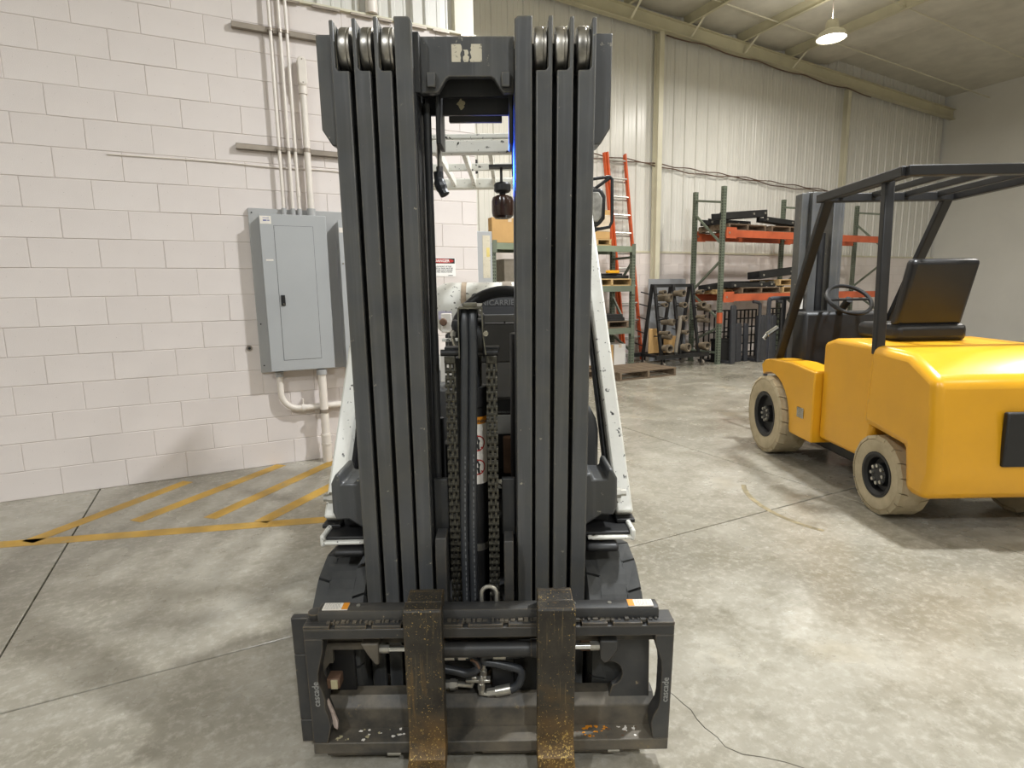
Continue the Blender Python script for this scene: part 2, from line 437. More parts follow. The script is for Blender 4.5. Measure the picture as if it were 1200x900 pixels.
# ---- block walls
def block_mesh(L, H, D, g=0.0018, c=0.003):
    mb = MB(); l, h = L / 2 - g, H / 2 - g
    back = [(-l, D, -h), (l, D, -h), (l, D, h), (-l, D, h)]
    mid = [(-l, c, -h), (l, c, -h), (l, c, h), (-l, c, h)]
    fr = [(-l + c, 0, -h + c), (l - c, 0, -h + c), (l - c, 0, h - c), (-l + c, 0, h - c)]
    R = [[mb.bm.verts.new(p) for p in q] for q in (back, mid, fr)]
    for a, b in ((0, 1), (1, 2)):
        for i in range(4): mb.bm.faces.new((R[a][i], R[a][(i + 1) % 4], R[b][(i + 1) % 4], R[b][i]))
    mb.bm.faces.new(R[2]); mb.bm.faces.new(R[0][::-1])
    return mb.mesh('block', K['block'], smooth=False)
def block_wall(parent, s0, s1, t, rows, h, L, ph, s_lim=None):
    cache = {}; extra = []
    for r in range(rows):
        off = ph[r % 2]; s = s0; k = math.floor((s0 - off) / L)
        while True:
            a = max(s0, off + k * L); b = min(s1, off + (k + 1) * L); k += 1
            if a >= s1 - 1e-6: break
            if b - a < 0.03: continue
            key = round(b - a, 4)
            if s_lim and not (s_lim[0] < a < s_lim[1]):
                extra.append((a, b, r)); continue
            if key not in cache: cache[key] = block_mesh(b - a, h, 0.05)
            o = bpy.data.objects.new('block', cache[key]); COL.objects.link(o); o.parent = parent
            o.location = ((a + b) / 2, t + rng.uniform(-0.0012, 0.0012), (r + 0.5) * h)
    if extra:
        mb = MB()
        for a, b, r in extra: mb.box(a + .0035, b - .0035, t, t + 0.05, r * h + .0035, (r + 1) * h - .0035)
        mb.build('block_courses', K['block'], parent, kind='stuff', smooth=False)
CH = 3.70 / 18
wl = struct(MB().box(-8, 2.27, T0 + 0.004, T0 + 0.2, 0, 3.70).build('wall_left', K['mortar'], smooth=False, rz=TH))
block_wall(wl, -8, 2.275, T0, 18, CH, 0.406, (0.094, 0.297), (-2.9, 3))
wb = struct(MB().box(2.2, 18, TB + 0.004, TB + 0.2, 0, 2.19).build('wall_back', K['mortar'], smooth=False, rz=TH))
block_wall(wb, 2.3, 17.9, TB, 10, 0.216, 0.406, (0.1, 0.3), (3.6, 11.7))
MB().box(2.3, 17.9, TB - 0.012, TB + 0.05, 2.16, 2.20).build('ledge_girt', K['trim'], wb)
# ---- ribbed siding sheets
def sheet_mesh(W, z0, z1):
    prof = []
    for k in range(3):
        x = k * W / 3
        prof += [(x + 0.0, 0), (x + 0.012, -0.028), (x + 0.042, -0.028), (x + 0.054, 0), (x + .12, 0), (x + .128, -.006), (x + .142, -.006), (x + .15, 0), (x + .205, 0), (x + .213, -.006), (x + .227, -.006), (x + .235, 0)]
    prof.append((W - 0.001, 0))
    mb = MB(); A = [mb.bm.verts.new((x, y, z0)) for x, y in prof]; B = [mb.bm.verts.new((x, y, z1)) for x, y in prof]
    for i in range(len(prof) - 1): mb.bm.faces.new((A[i], A[i + 1], B[i + 1], B[i]))
    return mb.mesh('siding_sheet', K['siding'], smooth=False)
W = 0.914
def siding(parent, s0, s1, t, z0, z1):
    me = sheet_mesh(W, z0, z1); s = s0
    while s < s1 - 0.01:
        o = bpy.data.objects.new('siding_sheet', me); COL.objects.link(o); o.parent = parent
        o.location = (s, t, 0); s += W
ROOF = lambda s: 6.22 - 0.045 * (s - 7.95)          # underside of the end-wall rafter
siding(wb, 2.3, 17.8, TB + 0.03, 2.2, 6.75)
siding(wl, 2.14 - 9 * W, 2.1, T0 + 0.06, 3.70, 7.2)
MB().box(-8, 2.30, T0 - 0.03, T0 + 0.06, 3.698, 3.715).build('cap_flashing', K['trim'], wl)
# irregular sealant along the flashing
mb = MB(); s = -2.5
while s < 2.2:
    l = rng.uniform(.1, .3); mb.box(s, s + l, T0 - 0.034, T0 - 0.02, 3.686 - rng.uniform(0, .006), 3.70); s += l + rng.uniform(0.02, 0.12)
mb.build('sealant_bead', K['strut'], wl, kind='stuff')
MB().box(2.10, 2.285, T0 - 0.012, T0 + 0.12, 3.715, 7.0).build('corner_trim', K['trim'], wl, bevel=0.004)
MB().box(1.72, 1.80, T0 + 0.0, T0 + 0.06, 3.72, 7.0).build('girt_post', K['siding'], wl, bevel=0.004)
MB().cyl((1.36, T0 - 0.02, 3.72), (1.36, T0 - 0.02, 6.9), 0.05, n=14).build('downpipe', K['conduit'], wl)
# return wall and the unseen walls of the hall
struct(MB().box(2.16, 2.25, T0 + 0.13, TB + 0.1, 0, 7.0).build('wall_return', K['siding'], smooth=False, rz=TH))
struct(MB().box(17.9, 18.0, -9, TB + .1, 0, 7.2).build('wall_right', K['siding'], smooth=False, rz=TH))
struct(MB().box(-8.1, 18, -9.1, -9.0, 0, 7.4).build('wall_front', K['siding'], smooth=False, rz=TH))
struct(MB().box(-8.1, -8.0, -9, T0 + .1, 0, 7.4).build('wall_side', K['siding'], smooth=False, rz=TH))
# ---- end-wall column and rafter
MB().box(7.86, 7.97, TB - 0.17, TB - 0.155, 0, ROOF(7.9)).box(7.86, 7.97, TB - 0.01, TB - 0.03, 0, ROOF(7.9)).box(7.905, 7.917, TB - 0.156, TB - 0.02, 0, ROOF(7.9)).build('column', K['trim'], wb, bevel=0.002)
MB().box(2.4, 2.5, TB - 0.17, TB - 0.155, 0, ROOF(2.5)).box(2.44, 2.452, TB - 0.156, TB - 0.02, 0, ROOF(2.5)).build('column', K['trim'], wb, bevel=0.002)
MB().box(13.5, 13.61, TB - 0.17, TB - 0.155, 0, ROOF(13.5)).box(13.55, 13.562, TB - 0.156, TB - 0.02, 0, ROOF(13.5)).build('column', K['trim'], wb, bevel=0.002)
ce = struct(MB().hexa([(-8.2, -9.1, ROOF(-8.2) + .62), (18, -9.1, ROOF(18) + .62), (18, 9.6, ROOF(18) + .62), (-8.2, 9.6, ROOF(-8.2) + .62),
                       (-8.2, -9.1, ROOF(-8.2) + .70), (18, -9.1, ROOF(18) + .70), (18, 9.6, ROOF(18) + .70), (-8.2, 9.6, ROOF(-8.2) + .70)]).build('ceiling', K['insul'], smooth=False, rz=TH))
def slope_box(mb, s0, s1, t0, t1, dz0, dz1):
    return mb.hexa([(s0, t0, ROOF(s0) + dz0), (s1, t0, ROOF(s1) + dz0), (s1, t1, ROOF(s1) + dz0), (s0, t1, ROOF(s0) + dz0),
                    (s0, t0, ROOF(s0) + dz1), (s1, t0, ROOF(s1) + dz1), (s1, t1, ROOF(s1) + dz1), (s0, t1, ROOF(s0) + dz1)])
mb = MB(); slope_box(mb, 2.3, 17.9, TB - 0.17, TB - 0.155, 0, 0.24); slope_box(mb, 2.3, 17.9, TB - 0.23, TB - 0.10, 0, 0.012); slope_box(mb, 2.3, 17.9, TB - 0.23, TB - 0.10, 0.23, 0.242)
mb.build('rafter', K['roofsteel'], ce)
PS = [-6.4 + 1.45 * k for k in range(17)]
PS = [p - 6.4 - 1.45 * 9 + 7.72 + 6.4 for p in PS]
for s in PS:
    if not -8 < s < 17.8: continue
    mb = MB(); z = ROOF(s) + 0.242
    mb.box(s - 0.003, s + 0.003, -9, TB - 0.02, z, z + 0.21).box(s - 0.065, s, -9, TB - 0.02, z, z + 0.006).box(s, s + 0.065, -9, TB - 0.02, z + 0.204, z + 0.21)
    p = mb.build('purlin', K['roofsteel'], ce)
    if s > 2.4: MB().beam((s, TB - 0.62, z + 0.05), (s + 0.02, TB - 0.2, ROOF(s) + 0.02), 0.045, 0.008).build('flange_brace', K['trim'], p)
    # insulation blanket of the bay, sagging between purlins
    mb = MB(); N = 8
    rows = []
    for j in range(9):
        t = -9 + (TB + 9) * j / 8
        rows.append([mb.bm.verts.new((s + 1.45 * i / N, t, ROOF(s + 1.45 * i / N) + 0.45 - 0.09 * math.sin(PI * i / N) * (0.8 + .3 * math.sin(j * 2.1 + s)))) for i in range(N + 1)])
    for j in range(8):
        for i in range(N): mb.bm.faces.new((rows[j][i], rows[j][i + 1], rows[j + 1][i + 1], rows[j + 1][i]))
    mb.build('insulation_blanket', K['insul'], ce)
for t in (TB - 1.0, TB - 2.5, TB - 4.0):
    MB().tube([(s, t, ROOF(s) + 0.30) for s in (2.4, 6, 10, 14, 17.8)], 0.012, 6).build('sag_rod', K['trim'], ce)

# ---- high-bay lamps
for i, (s, t, z, wt, lcol) in enumerate(LAMPS):
    lab = ['high-bay lamp hung above the aisle right of the white forklift', 'high-bay lamp hung before the far wall above the orange-beamed rack',
           'high-bay lamp hung between the white forklift and the far wall', 'high-bay lamp hung far right over the yellow forklift',
           'high-bay lamp hung behind the camera on the left', 'high-bay lamp hung behind the camera in the middle',
           'high-bay lamp hung behind the camera far right', 'high-bay lamp hung at the far left end of the hall'][i]
    r = wthing('high_bay_lamp', lab, 'lamp', s, t, z, 0, 'high-bay ceiling lamps')
    MB().lathe([(0.09, .28), (0.11, .14), (0.20, .09), (0.235, 0.0), (0.225, 0.0), (0.19, .075), (0.0001, .085)], (0, 0, 0), 'z', 28).build('shade', K['trim'], r)
    MB().lathe([(0.0001, .022), (0.215, .022), (0.215, .012), (0.0001, .012)], (0, 0, 0), 'z', 28).build('lens', K['lamp'], r)
    MB().cyl((0, 0, .27), (0, 0, max(.4, ROOF(s) + .3 - z)), 0.008, n=8).build('hanger', K['strut'], r)
    ld = bpy.data.lights.new('lamp_light', 'AREA'); ld.shape = 'DISK'; ld.size = 0.30; ld.energy = wt; ld.color = lcol
    lo = bpy.data.objects.new('lamp_light', ld); COL.objects.link(lo); lo.parent = r; lo.location = (0, 0, 0.002)
    # upward fill light added above the closed shade to brighten roof and upper wall
    lu = bpy.data.lights.new('roof_fill_light', 'AREA'); lu.shape = 'DISK'; lu.size = 0.16; lu.energy = wt * 0.16; lu.color = lcol
    uo = bpy.data.objects.new('roof_fill_light', lu); COL.objects.link(uo); uo.parent = r; uo.location = (0, 0, .30); uo.rotation_euler = (PI, 0, 0)

# ================================================================== LEFT WALL FITTINGS  (local x = along the wall, y = into the wall, z up)
# backing board
bb = wthing('backing_board', 'pale grey steel backing board on the block wall behind both electrical panels', 'board', 0.65, T0 - 0.001)
MB().box(-0.36, 0.62, -0.03, 0, 0.80, 2.115).build('plate', K['boardgrey'], bb, bevel=0.003)
mb = MB()
for x, z in ((-.335, 2.08), (-.335, 1.2), (-.335, .86), (.59, 2.08)): mb.cyl((x, -.034, z), (x, -.028, z), .006, n=8)
mb.build('screw_head', K['dark'], bb, kind='stuff')
# main panel
ep = wthing('electrical_panel', 'tall grey electrical panel with a hinged door and black latch, left of the mast', 'electrical panel', 0.61, T0 - 0.032)
MB().box(-.245, .245, -.10, 0, .825, 2.055).build('enclosure', K['boardgrey'], ep, bevel=0.003)
cv = MB().box(-.252, .252, -.112, -.10, .815, 2.062).build('cover', K['panelgrey'], ep, bevel=0.004)
dr = MB().box(-.148, .145, -.1155, -.110, .905, 1.972).build('door', K['panelgrey'], ep, bevel=0.001, seg=1)
g = 0.0022
MB().box(-.148 - g, .145 + g, -.1125, -.1115, .905 - g, 1.972 + g).build('door_gap', K['ink'], cv, smooth=False)
la = MB().box(-.137, -.105, -.124, -.1152, 1.345, 1.430).build('latch', K['plastic'], dr, bevel=0.003)
MB().cyl((-.118, -.1275, 1.359), (-.118, -.120, 1.359), .008, n=12).build('lock_cylinder', K['bright'], la)
lb = MB().box(-.247, -.165, -.1132, -.1118, 1.985, 2.045).build('notice_label', K['label'], cv, smooth=False, label='small white label with blue print')
mb = MB()
for k, (a, b) in enumerate(((-.225, -.20), (-.196, -.19), (-.186, -.178))): mb.box(a, b, -.1137, -.113, 2.006, 2.016)
mb.box(-.225, -.180, -.1137, -.113, 2.028, 2.032)
mb.build('print', K['blueink'], lb, smooth=False)
MB().box(-.225, -.170, -.1132, -.1118, 1.70, 1.712).build('rating_label', K['label'], cv, smooth=False)
# second panel
e2 = wthing('electrical_panel', 'second grey electrical panel mostly hidden behind the left mast rail', 'electrical panel', 1.18, T0 - 0.032)
MB().box(-.225, .225, -.15, 0, .80, 2.02).build('enclosure', K['boardgrey'], e2, bevel=0.003)
cv = MB().box(-.232, .232, -.162, -.15, .79, 2.03).build('cover', K['panelgrey'], e2, bevel=0.004)
MB().box(-.14, .14, -.1655, -.160, .89, 1.93).build('door', K['panelgrey'], e2, bevel=0.001, seg=1)
MB().box(-.228, -.19, -.1635, -.1615, 1.93, 1.97).build('notice_label', K['label'], cv, smooth=False)
MB().cyl((-.21, -.166, 1.68), (-.21, -.160, 1.68), .006, n=8).build('screw_head', K['bright'], cv)
# struts
for i, (z, s0) in enumerate(((3.43, .285), (2.555, .245))):
    o = MB().box(0, 1.30, -.041, -.038, 0, .041).box(0, 1.3, -.041, 0, 0, .003).box(0, 1.3, -.041, 0, .038, .041).box(0, 1.3, -.003, 0, 0, .041).build('strut_channel', K['strut'])
    tag(o, ['upper horizontal steel strut channel behind the three thin conduits', 'lower horizontal steel strut channel just above the electrical panel'][i], 'strut', 'strut channels on the block wall')
    o.location = sm((s0, T0 - .001, z)); o.rotation_euler = (0, 0, TH)
# thin conduits
TH_L = ['leftmost of the three thin white conduits rising from the electrical panel', 'middle one of the three thin white conduits above the electrical panel', 'rightmost of the three thin white conduits above the electrical panel']
for i, s in enumerate((0.555, 0.625, 0.675)):
    r = wthing('thin_conduit', TH_L[i], 'conduit', s, T0 - .056, 2.05, 0, 'thin conduits')
    p = [(0, 0, 0.06), (0, 0, 4.3)]
    MB().tube(p, 0.0125, 10).build('pipe', K['conduit'], r)
    for z in (3.43 + .02 - 2.05, 2.575 - 2.05): MB().cyl((0, 0, z - .012), (0, 0, z + .012), 0.018, n=10).box(-.022, .022, -.004, .013, z - .01, z + .01).build('strap', K['strut'], r)
    MB().cyl((0, 0, .012), (0, 0, .07), 0.019, n=10).build('connector', K['boardgrey'], r)
    if i == 2: MB().cyl((0, 0, .17), (0, 0, .235), 0.017, n=10).build('coupling', K['conduit'], r)
r = wthing('thick_conduit', 'thicker white conduit topped by an oval access fitting beside the thin ones', 'conduit', 0.765, T0 - .06, 2.05)
MB().tube([(0, 0, .06), (0, 0, 1.0)], .026, 14).build('pipe', K['conduit'], r)
mb = MB()
oval = [(0.034 * math.cos(a), 1.12 + (0.075 if math.sin(a) > 0 else -0.075) + 0.034 * math.sin(a)) for a in [2 * PI * k / 24 for k in range(24)]]
bd = MB().prism(oval, 'xz', -.036, .036).build('access_fitting', K['conduit'], r, bevel=0.006)
oval2 = [(0.030 * math.cos(a), 1.12 + (0.07 if math.sin(a) > 0 else -0.07) + 0.030 * math.sin(a)) for a in [2 * PI * k / 24 for k in range(24)]]
MB().prism(oval2, 'xz', -.041, -.034).build('cover_plate', K['conduit'], bd, bevel=0.002)
for z in (1.205, 1.035): MB().cyl((0, -.044, z), (0, -.040, z), .005, n=8).build('screw', K['strut'], bd)
MB().cyl((0, 0, .955), (0, 0, 1.02), .033, n=14).build('coupling', K['conduit'], r)
MB().cyl((0, 0, .515), (0, 0, .545), .031, n=14).build('strap', K['strut'], r)
MB().cyl((0, 0, .012), (0, 0, .075), .034, n=14).build('connector', K['boardgrey'], r)
# thin surface cable
o = MB().tube(catmull([(-.6, -.006, 2.445), (.1, -.006, 2.45), (.5, -.010, 2.44), (.9, -.006, 2.448), (1.3, -.006, 2.438), (2.0, -.006, 2.45)], 5), 0.0055, 6).build('surface_cable', K['conduit'])
tag(o, 'thin white cable running level along the block wall under the lower strut', 'cable'); o.location = sm((0, T0, 0)); o.rotation_euler = (0, 0, TH)
# lower conduits
r = wthing('bent_conduit', 'white conduit bending from the panel underside to run right along the wall', 'conduit', 0.425, T0 - .05, 0)
arc = [(.0, 0, .80), (.0, 0, .68)] + [(.14 - .14 * math.cos(a), 0, .62 - .14 * math.sin(a)) for a in [PI / 2 * k / 8 for k in range(9)]] + [(.24, 0, .48), (1.6, 0, .48)]
MB().tube(arc, .026, 14).build('pipe', K['conduit'], r)
MB().cyl((.155, 0, .48), (.185, 0, .48), .032, n=14).box(.165, .175, -.006, .045, .44, .55).build('coupling', K['conduit'], r)
MB().cyl((.0, 0, .76), (.0, 0, .80), .034, n=14).build('connector', K['boardgrey'], r)
r = wthing('floor_conduit', 'upright white conduit from the panel underside straight into the floor', 'conduit', 0.755, T0 - .105, 0)
MB().tube([(0, 0, .80), (0, 0, .16)], .034, 16).build('pipe', K['conduit'], r)
MB().tube([(0, 0, .24), (0, 0, 0.0)], .040, 16).build('lower_sleeve', K['conduit'], r)
MB().cyl((0, 0, .15), (0, 0, .165), .044, n=16).cyl((0, 0, .225), (0, 0, .245), .044, n=16).build('coupling', K['conduit'], r)
MB().cyl((0, 0, .43), (0, 0, .46), .040, n=16).box(-.075, -.02, -.01, .01, .425, .455).box(-.012, .012, 0, .105, .43, .455).build('strap', K['strut'], r)
MB().cyl((0, 0, .76), (0, 0, .805), .043, n=16).build('connector', K['boardgrey'], r)
# wall boss
r = wthing('round_wall_cap', 'small round dark cap set in the block wall left of the panel', 'wall cap', .215, T0, 1.007)
MB().lathe([(.0001, -.012), (.020, -.012), (.023, -.004), (.023, .0), (.0001, 0.0)], (0, 0, 0), 'y', 18).build('ring', K['strut'], r)
MB().lathe([(.0001, -.015), (.011, -.015), (.012, -.010), (.0001, -.010)], (0, 0, 0), 'y', 14).build('plug', K['dark'], r)
# danger sign
r = wthing('danger_sign', 'white danger sign with red and black header on the block wall seen through the mast', 'sign', 1.905, T0 - .004, 1.665)
MB().box(-.135, .135, 0, .003, -.085, .085).build('plate', K['whiteink'], r, smooth=False)
MB().box(-.128, .128, -.0008, 0, .033, .080).build('header', K['ink'], r, smooth=False)
ov = [(.118 * math.cos(a) / (abs(math.cos(a)) ** .5 + 1e-6) ** .0, .0565 + .020 * math.sin(a)) for a in [2 * PI * k / 32 for k in range(32)]]
MB().prism(ov, 'xz', -.0016, -.0008).build('red_oval', K['redink'], r, smooth=False)
text_bm('DANGER', .036, .0003, 1.05, .0008).xf(Matrix.Translation((0, -.002, .0565))).build('lettering', K['whiteink'], r, smooth=False)
text_bm('AREA IN FRONT OF THIS\nELECTRICAL PANEL MUST BE\nKEPT CLEAR FOR 36 INCHES\nOSHA-NEC REGULATIONS', .0165, .0003, 1.0, .0003).xf(Matrix.Translation((0, -.0006, -.020))).build('lettering', K['ink'], r, smooth=False)
MB().box(.06, .105, -.0008, 0, -.079, -.074).build('maker_mark', K['ink'], r, smooth=False)

# ================================================================== THE WHITE FORKLIFT
# local frame: x right, y away from the camera, z up; the mast leans forward a little, so its parts live in a tilted frame
lift = thing('forklift', 'white and black forklift seen head-on with grey triple mast and lowered rusty forks', 'forklift', (-0.126, 1.7175, 0), 0.0069)
MR = Euler((0, 0.0083, 0)).to_matrix() @ Euler((0.0576, 0, 0)).to_matrix()
ML = Vector((0, 0, .5)) - MR @ Vector((0, 0, .5))
def mp(mb, name, mat, bevel=0.0, parent=None, **k):
    o = mb.build(name, mat, parent or lift, bevel=bevel, **k)
    if parent is None:
        o.location = ML; o.rotation_euler = MR.to_euler()
    return o
def mpx(me_o, parent=None):
    if parent is None: me_o.location = ML; me_o.rotation_euler = MR.to_euler()
    return me_o
# ---- rails
ZT, ZC, ZB = 2.133, 2.004, 0.07
RX = [(.348, .302), (.2895, .246), (.2335, .190)]
RN = ['outer', 'middle', 'inner']
for sg in (-1, 1):
    for i, (xo, xi) in enumerate(RX):
        zt = ZT - .004 * (2 - i) * (1 if sg < 0 else .6)
        mb = MB()
        # front flange with the roller pocket cut out of its top
        mb.prism([(sg * xi, ZB), (sg * xo, ZB), (sg * xo, zt), (sg * (xo - .011), zt), (sg * (xo - .011), ZC + .008), (sg * (xo - .017), ZC), (sg * xi, ZC)], 'xz', 0, .020)
        mb.box(sg * xo, sg * (xo - .012), .018, .150, ZB, zt - .004)
        mb.box(sg * xo, sg * (xi - .012), .135, .155, ZB, 2.10)
        mp(mb, 'mast_rail', K['mast'], .003)
        xc = sg * (xo - .0305)
        ro = MB().lathe([(.0001, -.017), (.045, -.017), (.056, -.016), (.0595, -.011), (.0595, .006), (.058, .008), (.0595, .010), (.0585, .015), (.050, .017), (.0001, .017)], (xc, .068, 2.068), 'x', 36)
        ro = mp(ro, 'mast_roller', K['roller'])
        MB().cyl((xc - .021, .068, 2.068), (xc + .021, .068, 2.068), .020, n=14).build('roller_pin', K['dark'], ro)
    mb = MB()
    mb.prism([(sg * .180, ZB), (sg * .180, ZT), (sg * .142, ZT), (sg * .134, ZT - .008), (sg * .134, ZB)], 'xz', 0, .022)
    mb.box(sg * .168, sg * .150, .02, .150, ZB, ZT - .02)
    mb.box(sg * .188, sg * .134, .135, .157, ZB, 2.10)
    mp(mb, 'mast_rail', K['mast'], .003)
    # lift cylinders behind the rails
    c = MB().tube([(sg * .150, .205, .15), (sg * .150, .205, 1.28)], .034, 16)
    c = mp(c, 'side_lift_cylinder', K['dark'])
    MB().tube([(sg * .150, .205, 1.28), (sg * .150, .205, 2.0)], .019, 12).build('cylinder_rod', K['mast_in'], c)
    # top guard plates
    q = [(sg * .349, 2.106), (sg * .398, 2.106), (sg * .398, 1.868), (sg * .372, 1.826), (sg * .349, 1.826)]
    pl = mp(MB().prism(q, 'xz', .045, .14), 'rail_side_plate', K['mast'], .004)
# dark plates added to black out the recess inside the inner rails; hydraulic tubes
mp(MB().box(-.1345, -.131, .024, .25, ZB, 1.955), 'blackout_plate', K['mast_in'])
mp(MB().box(.131, .1345, .024, .25, ZB, 1.955), 'blackout_plate', K['mast_in'])
mp(MB().tube([(-.116, .12, 1.95), (-.1165, .11, 1.4), (-.118, .09, .82)], .0115, 12), 'hydraulic_tube', K['mast_in'])
mp(MB().tube([(-.117, .20, 1.0), (-.117, .20, .60)], .012, 12), 'hydraulic_tube', K['dark'])
# ---- top cross member
cx = mp(MB().prism([(-.134, 2.104), (.134, 2.104), (.134, 1.962), (.104, 1.962), (.098, 1.968), (.078, 1.998), (.070, 2.003), (-.044, 2.003), (-.052, 1.998), (-.072, 1.968), (-.078, 1.962), (-.134, 1.962)], 'xz', .055, .080), 'top_cross_member', K['mast'], .003)
for x in (-.092, .110): MB().box(x - .012, x + .012, .040, .056, 1.974, 2.012).build('gusset', K['mast'], cx, bevel=.003)
MB().box(-.150, -.119, .021, .057, 1.955, 2.104).build('weld_strip', K['mast_in'], cx, bevel=.002)
rg = random.Random(4)
# torn label, three leftover pieces
def torn(x0, x1, z0, z1, rough_l, rough_r, d):
    n = 9; L = [(x0 + (rg.uniform(-.003, .003) if rough_l else 0), z0 + (z1 - z0) * k / n) for k in range(n + 1)]
    R2 = [(x1 + (rg.uniform(-.003, .003) if rough_r else 0), z0 + (z1 - z0) * k / n) for k in range(n + 1)]
    return MB().prism(L + R2[::-1], 'xz', d - .0006, d)
torn(-.036, -.010, 2.040, 2.084, False, True, .055).build('torn_label', K['wornlabel'], cx, smooth=False, label='torn scrap of a cream label')
torn(-.003, .009, 2.040, 2.070, True, True, .055).build('torn_label', K['wornlabel'], cx, smooth=False)
torn(.015, .046, 2.040, 2.084, True, False, .055).build('torn_label', K['wornlabel'], cx, smooth=False)
c2 = mp(MB().box(-.131, .131, .195, .215, 1.938, 2.0), 'rear_cross_member', K['mast_in'], .002)
mp(MB().box(-.131, .131, .13, .15, 1.972, 2.095).box(-.131, .131, .08, .20, 2.085, 2.10), 'middle_cross_member', K['mast_in'], .002)
MB().box(-.060, .098, .185, .205, 1.916, 1.933).build('stop_bar', K['mast_in'], c2, bevel=.002)
MB().box(-.090, -.077, .10, .235, 1.84, 2.0).build('hanger_plate', K['mast_in'], c2, bevel=.003)
MB().box(.118, .130, .10, .235, 1.84, 2.0).build('hanger_plate', K['mast_in'], c2, bevel=.003)
MB().prism([(-.022 + .012 * math.cos(a) * rg.uniform(.5, 1.3), 1.968 + .016 * math.sin(a) * rg.uniform(.5, 1.3)) for a in [2 * PI * k / 14 for k in range(14)]], 'xz', .1942, .195).build('bare_patch', K['scrap'], c2, smooth=False)
# ---- centre lift cylinder with warning label
CX, CD, CR = .004, .105, .036
cy = mp(MB().tube([(CX, CD, .12), (CX, CD, 1.065)], CR, 28), 'lift_cylinder', K['dark'])
MB().tube([(CX, CD, 1.065), (CX, CD, 1.13)], .040, 28).build('cylinder_gland', K['dark'], cy, bevel=.003)
MB().tube([(CX, CD, 1.13), (CX, CD, 1.30)], .024, 20).build('cylinder_rod', K['bright'], cy)
MB().tube([(CX, CD, .583), (CX, CD, .607)], CR + .003, 28).build('clamp_band', K['fitting'], cy)
def wrap(poly, off, th=.0006):
    """a polygon (arc length, z) wrapped on the front of the cylinder"""
    mb = MB(); f = lambda a, z, r: (CX + math.sin(a / CR) * r, CD - math.cos(a / CR) * r, z)
    A = [mb.bm.verts.new(f(a, z, CR + off)) for a, z in poly]; B = [mb.bm.verts.new(f(a, z, CR + off - th)) for a, z in poly]
    n = len(poly); mb.bm.faces.new(A); mb.bm.faces.new(B[::-1])
    for i in range(n): mb.bm.faces.new((A[i], B[i], B[(i + 1) % n], A[(i + 1) % n]))
    return mb
def wrap_rect(a0, a1, z0, z1, off, n=12):
    mb = None
    m = MB(); f = lambda a, z, r: (CX + math.sin(a / CR) * r, CD - math.cos(a / CR) * r, z)
    cols = [[m.bm.verts.new(f(a0 + (a1 - a0) * k / n, z, CR + o)) for z in (z0, z1) for o in (off, off - .0006)] for k in range(n + 1)]
    for k in range(n):
        p, q = cols[k], cols[k + 1]
        m.bm.faces.new((p[0], q[0], q[2], p[2])); m.bm.faces.new((p[1], p[3], q[3], q[1]))
        m.bm.faces.new((p[2], q[2], q[3], p[3])); m.bm.faces.new((p[0], p[1], q[1], q[0]))
    return m
lbl = wrap_rect(-.050, .046, .815, 1.013, .0008).build('warning_label', K['label'], cy)
wrap_rect(-.050, .046, 1.013, 1.036, .0010).build('warning_band', K['labelorange'], cy)
def wrap_ring(ca, cz, r0, r1, off):
    m = MB(); f = lambda a, z, r: (CX + math.sin(a / CR) * r, CD - math.cos(a / CR) * r, z); n = 24
    A = [[m.bm.verts.new(f(ca + rr * math.cos(2 * PI * k / n), cz + rr * math.sin(2 * PI * k / n), CR + off)) for k in range(n)] for rr in (r0, r1)]
    for k in range(n): m.bm.faces.new((A[0][k], A[1][k], A[1][(k + 1) % n], A[0][(k + 1) % n]))
    return m
for z in (.951, .872):
    wrap_ring(.006, z, .022, .026, .0016).build('prohibition_ring', K['redink'], lbl)
    wrap([(-.0085, z + .020), (-.0115, z + .017), (.0195, z - .018), (.0225, z - .015)], .0018).build('prohibition_bar', K['redink'], lbl)
    wrap([(.002, z + .026), (.008, z + .027), (.010, z + .014), (.015, z + .009), (.012, z - .002), (.014, z - .026), (.008, z - .026), (.004, z - .006), (-.004, z - .014), (-.008, z - .022), (-.012, z - .018), (-.004, z + .004), (-.004, z + .016)], .0013).build('figure_print', K['ink'], lbl)
text_bm('WARNING', .013, .0002, 1.0, .0004).xf(Matrix.Translation((.016, CD - CR - .004, 1.0245))).build('lettering', K['ink'], cy, smooth=False)
# ---- chains
def link_mesh(kind):
    mb = MB(); p = .0225; hw = .0085
    prof = [(0.0085 * math.cos(a), p * .5 + .0085 * math.sin(a)) for a in [PI * k / 5 for k in range(6)]] + [(0.0085 * math.cos(a), -p * .5 + .0085 * math.sin(a)) for a in [PI + PI * k / 5 for k in range(6)]]
    prof[5:6] = [prof[5], (-.006, 0)]; prof.append((.006, 0))
    for x, w in (((-.0105, .0062), (.0043, .0062)) if kind else ((-.0160, .0050), (-.0038, .0076), (.0110, .0050))):
        mb.prism(prof, 'yz', x, x + w)
    mb.cyl((-.0165, 0, p * .5), (.0165, 0, p * .5), .0042, n=8)
    return mb.mesh('chain_link', K['chain'], ang=30)
LM = [link_mesh(0), link_mesh(1)]
ZTOP, ZBOT = 1.226, .43
for x in (-.0628, .0600):
    an = mp(MB().box(x - .017, x + .017, .02, .04, ZTOP - .012, ZTOP + .012), 'lift_chain', K['chain'], .003)
    z = ZTOP - .0225; k = 0
    while z > ZBOT:
        o = bpy.data.objects.new('chain_link', LM[k % 2]); COL.objects.link(o); o.parent = an; o.location = (x, .03, z)
        z -= .0225; k += 1
ch = mp(MB().tube([(-.090, .030, 1.2455), (.079, .030, 1.2455)], .0098, 14), 'chain_crosshead', K['dark'])
